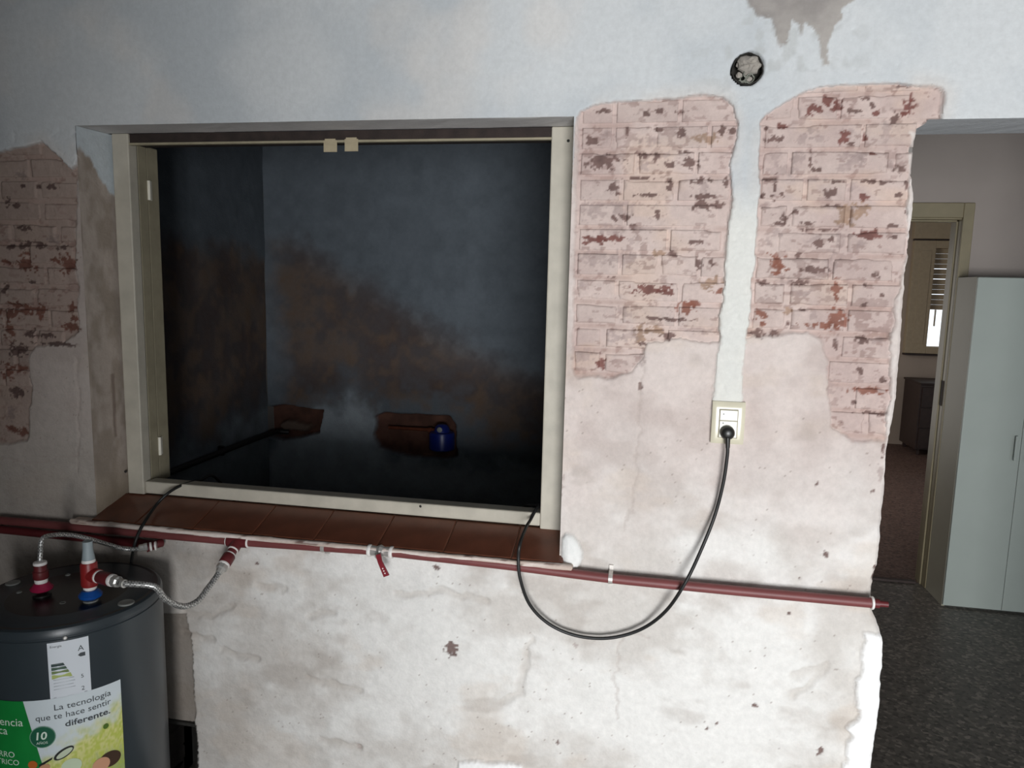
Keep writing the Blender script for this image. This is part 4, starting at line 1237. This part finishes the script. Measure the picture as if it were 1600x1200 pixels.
# ================================================================== BRAIDED HOSES
hs = thing('flexible_hose', (hA[0], hA[1], HZ + .08), 'thin braided steel hose arching from the heater outlet to the upper pipe', 'hose', 'braided heater hoses')
p0 = Vector((hA[0], hA[1], HZ + .080 * ZS))
path = [p0, p0 + Vector((-.001, .004, .020)), V(66, 842, -.32), V(84, 836, -.27), V(110, 836, -.22), V(140, 842, -.17), V(170, 851, -.12), V(198, 858, -.085), hose_end1 + Vector((-.008, -.008, -.001)), hose_end1]
MB().tube(smooth_path(path, 6), .0062, 12).build('braided_tube', M['braid'], hs, smooth=True)
MB().lathe(hose_end1 + Vector((-.016, -.012, -.001)), Vector((1, .8, .1)), [(0, .0085), (.003, .0105), (.014, .0105), (.016, .0115), (.024, .0115)], 8).build('hose_nut', M['chrome'], hs)
h2 = thing('flexible_hose', t0 + brd * .11, 'thicker braided steel hose sagging from the heater tee up to the pipe branch', 'hose', 'braided heater hoses')
p1 = t0 + brd * .112
path = [p1, p1 + brd * .018, V(240, 916, -.33), V(256, 934, -.31), V(275, 945, -.28), V(292, 947, -.25), V(310, 938, -.21), V(324, 920, -.17), V(336, 904, -.135), br_end + bd * .020, br_end + bd * .006]
MB().tube(smooth_path(path, 6), .0080, 14).build('braided_tube', M['braid'], h2, smooth=True)
MB().lathe(br_end + bd * .003, bd, [(0, .0155), (.003, .0165), (.013, .0165), (.016, .012), (.026, .010)], 8).build('hose_nut', M['chrome'], h2)
MB().tube([p1 - brd * .004, p1 + brd * .022], .0105, 14).build('ferrule', M['chrome'], h2, smooth=True)

# ================================================================== OUTLET, PLUG AND CORDS
oc = at(1137, 660)
ow, oh = .0405, .0545
out = thing('wall_outlet', (oc[0], 0, oc[2] - oh), 'ivory wall socket plate at the foot of the white filler strip', 'outlet')
def bowed_plate(x0, x1, z0, z1, y_edge, bow, yb, n=14):
    vs = []; fs = []
    for j in range(n + 1):
        v = j / n; z = z0 + (z1 - z0) * v
        for i in range(n + 1):
            u = i / n
            ed = min(u, 1 - u, (v * (z1 - z0)) / (x1 - x0), ((1 - v) * (z1 - z0)) / (x1 - x0))
            y = y_edge - bow * math.sin(math.pi * v) ** .6 + .004 * max(0, 1 - ed / .07) ** 2
            vs.append((x0 + (x1 - x0) * u, y, z))
    for j in range(n):
        for i in range(n):
            a = j * (n + 1) + i
            fs.append((a, a + 1, a + n + 2, a + n + 1))
    k = len(vs)
    loop = [i for i in range(n + 1)] + [j * (n + 1) + n for j in range(1, n + 1)] + [n * (n + 1) + i for i in range(n - 1, -1, -1)] + [j * (n + 1) for j in range(n - 1, 0, -1)]
    for a in loop: vs.append((vs[a][0], yb, vs[a][2]))
    for i in range(len(loop)):
        j = (i + 1) % len(loop)
        fs.append((loop[i], k + i, k + j, loop[j]))
    return MB().add(vs, fs)
bowed_plate(oc[0] - ow, oc[0] + ow, oc[2] - oh, oc[2] + oh, -.010, .004, .012).build('cover_plate', M['ivory'], out, smooth=True)
MB().box(oc[0] - .0235, oc[0] + .0235, -.0165, -.008, oc[2] - .038, oc[2] + .036, .001).build('frame_groove', M['frame_dark'], out)
MB().box(oc[0] - .0220, oc[0] + .0220, -.0182, -.010, oc[2] + .0075, oc[2] + .0345, .0015).build('blank_module', M['ivory2'], out)
MB().box(oc[0] - .0220, oc[0] + .0220, -.0178, -.010, oc[2] - .0365, oc[2] + .0065, .0015).build('socket_module', M['ivory2'], out)
for (dx, dz) in ((-.013, .024), (-.013, .0005)):
    MB().lathe((oc[0] + dx, -.0176, oc[2] + dz), (0, -1, 0), [(0, .0022), (.0012, .0022)], 10).build('mark', M['cap_grey'], out)
plc = at(1137, 677, -.03)
cord = thing('power_cord', (plc[0], -.03, plc[2]), 'black power cord plugged into the wall socket, looping down and up over the sill', 'cord', 'black cables over the sill')
pl = MB()
pl.lathe((plc[0], -.017, plc[2]), (0, -1, 0), [(0, .0165), (.003, .0180), (.012, .0180), (.019, .0150), (.023, .009)], 18)
pl.build('plug', M['black_plast'], cord, smooth=True)
path = [(plc[0], -.033, plc[2] - .006), V(1137, 697, -.036), V(1136, 715, -.034), V(1130, 755, -.028), V(1117, 805, -.022), V(1096, 858, -.036), V(1071, 910, -.060),
        V(1040, 955, -.042), V(1000, 984, -.022), V(950, 997, -.020), V(900, 993, -.022), V(858, 975, -.028), V(828, 945, -.044), V(813, 905, -.064), V(810, 872, -.066),
        V(813, 848, -.058), V(822, 824, .035), V(829, 812, .095), V(838, 795, .128), Vector((at(842, 790, .17)[0], .172, 1.016)), Vector((-.36, .22, .97)), Vector((-.36, .34, .75)), Vector((-.38, .40, .30)), Vector((-.45, .46, .012))]
MB().tube(smooth_path(path, 8), .0046, 10).build('cable', M['black_rub'], cord, smooth=True)
MB().tube([(plc[0], -.036, plc[2] - .010), V(1137, 700, -.036)], [.0068, .0054], 12).build('strain_relief', M['black_plast'], cord, smooth=True)
c2 = thing('heater_cable', V(210, 850, -.07), 'black cable coming over the sill down behind the water heater', 'cord', 'black cables over the sill')
path = [Vector((-1.30, .46, .012)), Vector((-1.33, .40, .30)), Vector((-1.37, .36, .80)), Vector((-1.41, .27, .99)), V(312, 751, .185), V(297, 754, .150), V(280, 760, .112), V(262, 771, .075), V(244, 789, .045), V(228, 812, -.030), V(217, 832, -.062), V(210, 852, -.075), V(205, 880, -.055), V(204, 905, -.046), Vector((-1.43, -.040, .60)), Vector((-1.44, -.040, .30))]
MB().tube(smooth_path(path, 8), .0046, 10).build('cable', M['black_rub'], c2, smooth=True)

# ================================================================== ROUND JUNCTION BOX
jb = thing('junction_box', (JB[0], 0, JB[2] - .038), 'open round junction box hole stuffed with mortar above the filler strip', 'junction box')
bx_ = MB()
n = 36; vs = []; fs = []
for k in range(n):
    q = 2 * math.pi * k / n; jt = 1 + random.uniform(-.04, .03)
    for (rr, yy) in ((.0375, -.001), (.0355, -.003), (.0345, .0), (.0345, .036)):
        vs.append((JB[0] + rr * jt * math.cos(q), yy, JB[2] + rr * jt * math.sin(q)))
for k in range(n):
    j = (k + 1) % n
    for i in range(3): fs.append((k * 4 + i, k * 4 + i + 1, j * 4 + i + 1, j * 4 + i))
bx_.add(vs, fs).build('box_ring', M['dark_void'], jb)
def lump(name, c, r, m, parent, seed, sq=(1, .6, 1), n=14):
    vs = []; fs = []; rg = random.Random(seed)
    for j in range(n + 1):
        a = math.pi * j / n
        for i in range(n):
            b = 2 * math.pi * i / n
            k = 1 + (vnoise(np.array([b * 2.0 if i else 0.]), np.array([a * 2.5]), seed)[0] - .5) * .5
            vs.append((c[0] + r * k * sq[0] * math.sin(a) * math.cos(b), c[1] + r * k * sq[1] * math.cos(a), c[2] + r * k * sq[2] * math.sin(a) * math.sin(b)))
    for j in range(n):
        for i in range(n):
            fs.append((j * n + i, j * n + (i + 1) % n, (j + 1) * n + (i + 1) % n, (j + 1) * n + i))
    return MB().add(vs, fs).build(name, m, parent)
lump('mortar_plug', (JB[0] + .003, .008, JB[2] + .011), .027, M['cement'], jb, 5, (1.05, .5, .8))
for i in range(5):
    rg = random.Random(40 + i)
    a = rg.uniform(0, 6)
    c0 = Vector((JB[0] + rg.uniform(-.010, .012), .010, JB[2] - .014 + rg.uniform(-.008, .006)))
    pts = [c0 + Vector((.011 * math.cos(a + q) * (1 - q * .05), -.004 * math.sin(q * 1.3) - .002 * i, .009 * math.sin(a + q * 1.2))) for q in (0, .9, 1.8, 2.7, 3.6, 4.5)]
    MB().tube(smooth_path(pts, 4), .0016, 7).build('wire_end', M['wire'], jb, smooth=True)
lump('debris', (JB[0] - .018, .006, JB[2] - .012), .007, M['cement'], jb, 9)
lump('debris', (JB[0] + .006, .004, JB[2] - .022), .006, M['cement'], jb, 12)

# ================================================================== STOREROOM FITTINGS
g0 = at(418, 676, SY1 - .03)
dp = thing('drain_hose', (SX0 + .03, .9, g0[2]), 'black hose along the storeroom wall running into the broken hole', 'hose')
MB().tube(smooth_path([Vector((SX0 + .030, .30, g0[2] - .010)), Vector((SX0 + .030, .8, g0[2] - .004)), Vector((SX0 + .032, 1.30, g0[2])), Vector((g0[0] + .04, SY1 - .02, g0[2] + .002)), Vector((g0[0] + .09, SY1 + .02, g0[2]))], 8), .0135, 12).build('hose_tube', M['black_rub'], dp, smooth=True)
for y in (.55, 1.05):
    MB().box(SX0 + .002, SX0 + .030, y - .008, y + .008, g0[2] - .024, g0[2] + .020, .003).build('hose_clip', M['black_plast'], dp)
bv = at(691, 683, SY1 - .05)
vl = thing('stop_valve', (bv[0], SY1, bv[2] - .07), 'blue domed stop valve on a copper pipe in the second broken hole', 'valve')
MB().lathe((bv[0], SY1 - .055, bv[2] - .062), (0, 0, 1), [(0, .052), (.006, .062), (.075, .062), (.088, .058), (.092, .040), (.112, .034), (.124, .024), (.128, .008)], 28).build('valve_body', M['blue_valve'], vl, smooth=True)
MB().lathe((bv[0], SY1 - .095, bv[2] + .045), (0, -1, 0), [(0, .013), (.004, .013), (.006, .008)], 18).build('valve_mark', M['cap_grey'], vl, smooth=True)
ca = at(607, 668, SY1 - .01)
MB().tube([(ca[0], SY1 - .004, ca[2]), (bv[0] - .04, SY1 - .03, bv[2] + .028)], .0085, 12).build('copper_pipe', M['copper'], vl, smooth=True)
MB().lathe((bv[0] - .075, SY1 - .031, bv[2] + .028), (1, 0, 0), [(0, .013), (.018, .013)], 6).build('pipe_nut', M['copper'], vl)

# ================================================================== BEDROOM DOOR FRAME
d1 = thing('door_1', (1.2, PY, 0), 'cream painted door frame standing open in the passage wall', 'door', kind='structure')
MB().box(OPX1 - .004, OPX1 + .050, PY - .018, PY, 0, OPZ + .075, .004).build('right_casing', M['door_paint'], d1)
MB().box(OPX0 - .082, OPX1 - .004, PY - .018, PY, OPZ - .004, OPZ + .075, .004).build('head_casing', M['door_paint'], d1)
MB().box(OPX0 - .082, OPX0 + .004, PY - .018, PY, 0, OPZ - .004, .004).build('left_casing', M['door_paint'], d1)
for (a, b, dx) in ((0, .045, .0), (.045, .085, .008), (.085, .135, .002)):
    MB().box(OPX1 - .004 - dx, OPX1, PY + a, PY + b, 0, OPZ, .002).build('jamb_strip', M['door_paint'], d1)
    MB().box(OPX0, OPX0 + .012 + dx, PY + a, PY + b, 0, OPZ, .002).build('jamb_strip', M['door_paint'], d1)
    MB().box(OPX0, OPX1, PY + a, PY + b, OPZ - .012 - dx, OPZ, .002).build('head_strip', M['door_paint'], d1)
p = at(1483, 615, PY + .02)
MB().box(OPX1 - .008, OPX1 - .0035, PY + .012, PY + .034, p[2] - .07, p[2] + .07).build('strike_plate', M['rust'], d1)
MB().box(OPX0, OPX1 - .03, PY + .045, PY + .075, 0, .012).build('threshold', M['dark_wood'], d1)

# ================================================================== WARDROBE
WFY, WXL, WH_ = 2.185, 1.640, 1.765
wd = thing('wardrobe', (WXL + .43, 2.31, 0), 'white melamine wardrobe with flat doors against the passage wall', 'wardrobe')
MB().box(WXL, WXL + .016, WFY + .018, PY - .004, 0, WH_, .001).build('side_panel', M['wardrobe_side'], wd)
MB().box(WXL + .844, WXL + .86, WFY + .018, PY - .004, 0, WH_, .001).build('side_panel', M['wardrobe_side'], wd)
MB().box(WXL + .016, WXL + .844, WFY + .018, PY - .004, WH_ - .016, WH_, .001).build('top_panel', M['wardrobe'], wd)
MB().box(WXL + .016, WXL + .844, PY - .010, PY - .004, 0, WH_ - .016).build('back_panel', M['wardrobe'], wd)
MB().box(WXL + .016, WXL + .844, WFY + .03, WFY + .046, 0, .07).build('plinth', M['wardrobe'], wd)
for i in range(3):
    a = WXL + .2867 * i
    dr = MB().box(a + .001, a + .2857, WFY, WFY + .017, .012, WH_ - .003, .0015).build('door', M['wardrobe'], wd)
    hxx = a + (.256 if i == 0 else .03)
    if i < 2:
        hb = MB()
        hb.box(hxx - .006, hxx + .006, WFY - .022, WFY - .013, .83, .96, .002)
        hb.box(hxx - .004, hxx + .004, WFY - .016, WFY + .001, .845, .857)
        hb.box(hxx - .004, hxx + .004, WFY - .016, WFY + .001, .933, .945)
        hb.build('handle', M['wardrobe'], dr)

# ================================================================== FAR BEDROOM WINDOW AND CABINET
w2 = thing('window_2', (3.3, FYR, 1.0), 'far bedroom window with a half lowered slatted roller shutter', 'window', kind='structure')
WZt = at(1460, 375, FYR)[2]; WZb = at(1437, 553, FYR)[2]; WZc = at(1450, 341, FYR)[2]
gx0 = at(1448, 500, FYR)[0]; gz1 = at(1460, 484, FYR)[2]; gz0 = at(1450, 541, FYR)[2]
MB().box(2.78, 3.75, FYR - .10, FYR, WZt + .008, WZc, .004).build('shutter_box', M['shutter'], w2)
MB().box(2.80, 3.72, FYR - .05, FYR, WZt - .008, WZt + .006).build('shadow_gap', M['dark_wood'], w2)
MB().box(2.80, gx0, FYR - .07, FYR + .02, WZb + .01, WZt - .01, .004).build('side_leaf', M['shutter'], w2)
MB().box(2.80 + .07, gx0 - .04, FYR - .075, FYR - .07, WZb + .12, WZt - .12, .002).build('leaf_panel', M['shutter'], w2)
MB().box(WBX1 - .06, 3.72, FYR - .07, FYR + .02, WZb + .01, WZt - .01, .004).build('side_leaf', M['shutter'], w2)
MB().box(gx0, WBX1 - .06, FYR - .07, FYR + .02, WZb + .01, gz0, .004).build('bottom_rail', M['shutter'], w2)
MB().box(gx0, WBX1 - .06, FYR - .07, FYR + .02, WZt - .09, WZt - .01, .004).build('top_rail', M['shutter'], w2)
MB().box(2.80, 3.72, FYR - .09, FYR, WZb - .012, WZb + .006).build('sill_board', M['dark_wood'], w2)
MB().box(gx0 + .075, gx0 + .085, FYR - .01, FYR + .02, gz1 - .18, gz1, .001).build('glazing_bar', M['shutter'], w2)
ns = 12
zt = WZt - .09
for i in range(ns):
    a = gz1 + (zt - gz1) * i / ns; b = gz1 + (zt - gz1) * (i + 1) / ns
    gap = .006 if i in (3, 6, 8) else .001
    MB().box(gx0, WBX1 - .06, FYR + .0, FYR + .014, a + gap, b, .003).build('shutter_slat', M['shutter'], w2)
c0 = at(1440, 598, 6.2)
cb = thing('bedside_cabinet', (c0[0] + .25, 6.45, 0), 'dark wooden cabinet under the far bedroom window', 'cabinet')
ch = c0[2]
MB().box(c0[0], c0[0] + .5, 6.22, 6.70, .06, ch - .02, .006).build('carcass', M['dark_wood'], cb)
MB().box(c0[0] - .01, c0[0] + .51, 6.20, 6.71, ch - .02, ch, .004).build('top', M['dark_wood'], cb)
for i in range(3):
    z0 = .08 + (ch - .12) * i / 3; z1 = .08 + (ch - .12) * (i + 1) / 3 - .01
    dr = MB().box(c0[0] + .02, c0[0] + .48, 6.205, 6.222, z0, z1, .003).build('drawer', M['dark_wood'], cb)
    MB().lathe((c0[0] + .25, 6.206, (z0 + z1) / 2), (0, -1, 0), [(0, .006), (.010, .006), (.014, .013), (.022, .010)], 12).build('knob', M['black_plast'], dr, smooth=True)
for (x, y) in ((.03, .03), (.45, .03), (.03, .43), (.45, .43)):
    MB().box(c0[0] + x, c0[0] + x + .03, 6.22 + y, 6.22 + y + .03, 0, .06).build('leg', M['dark_wood'], cb)
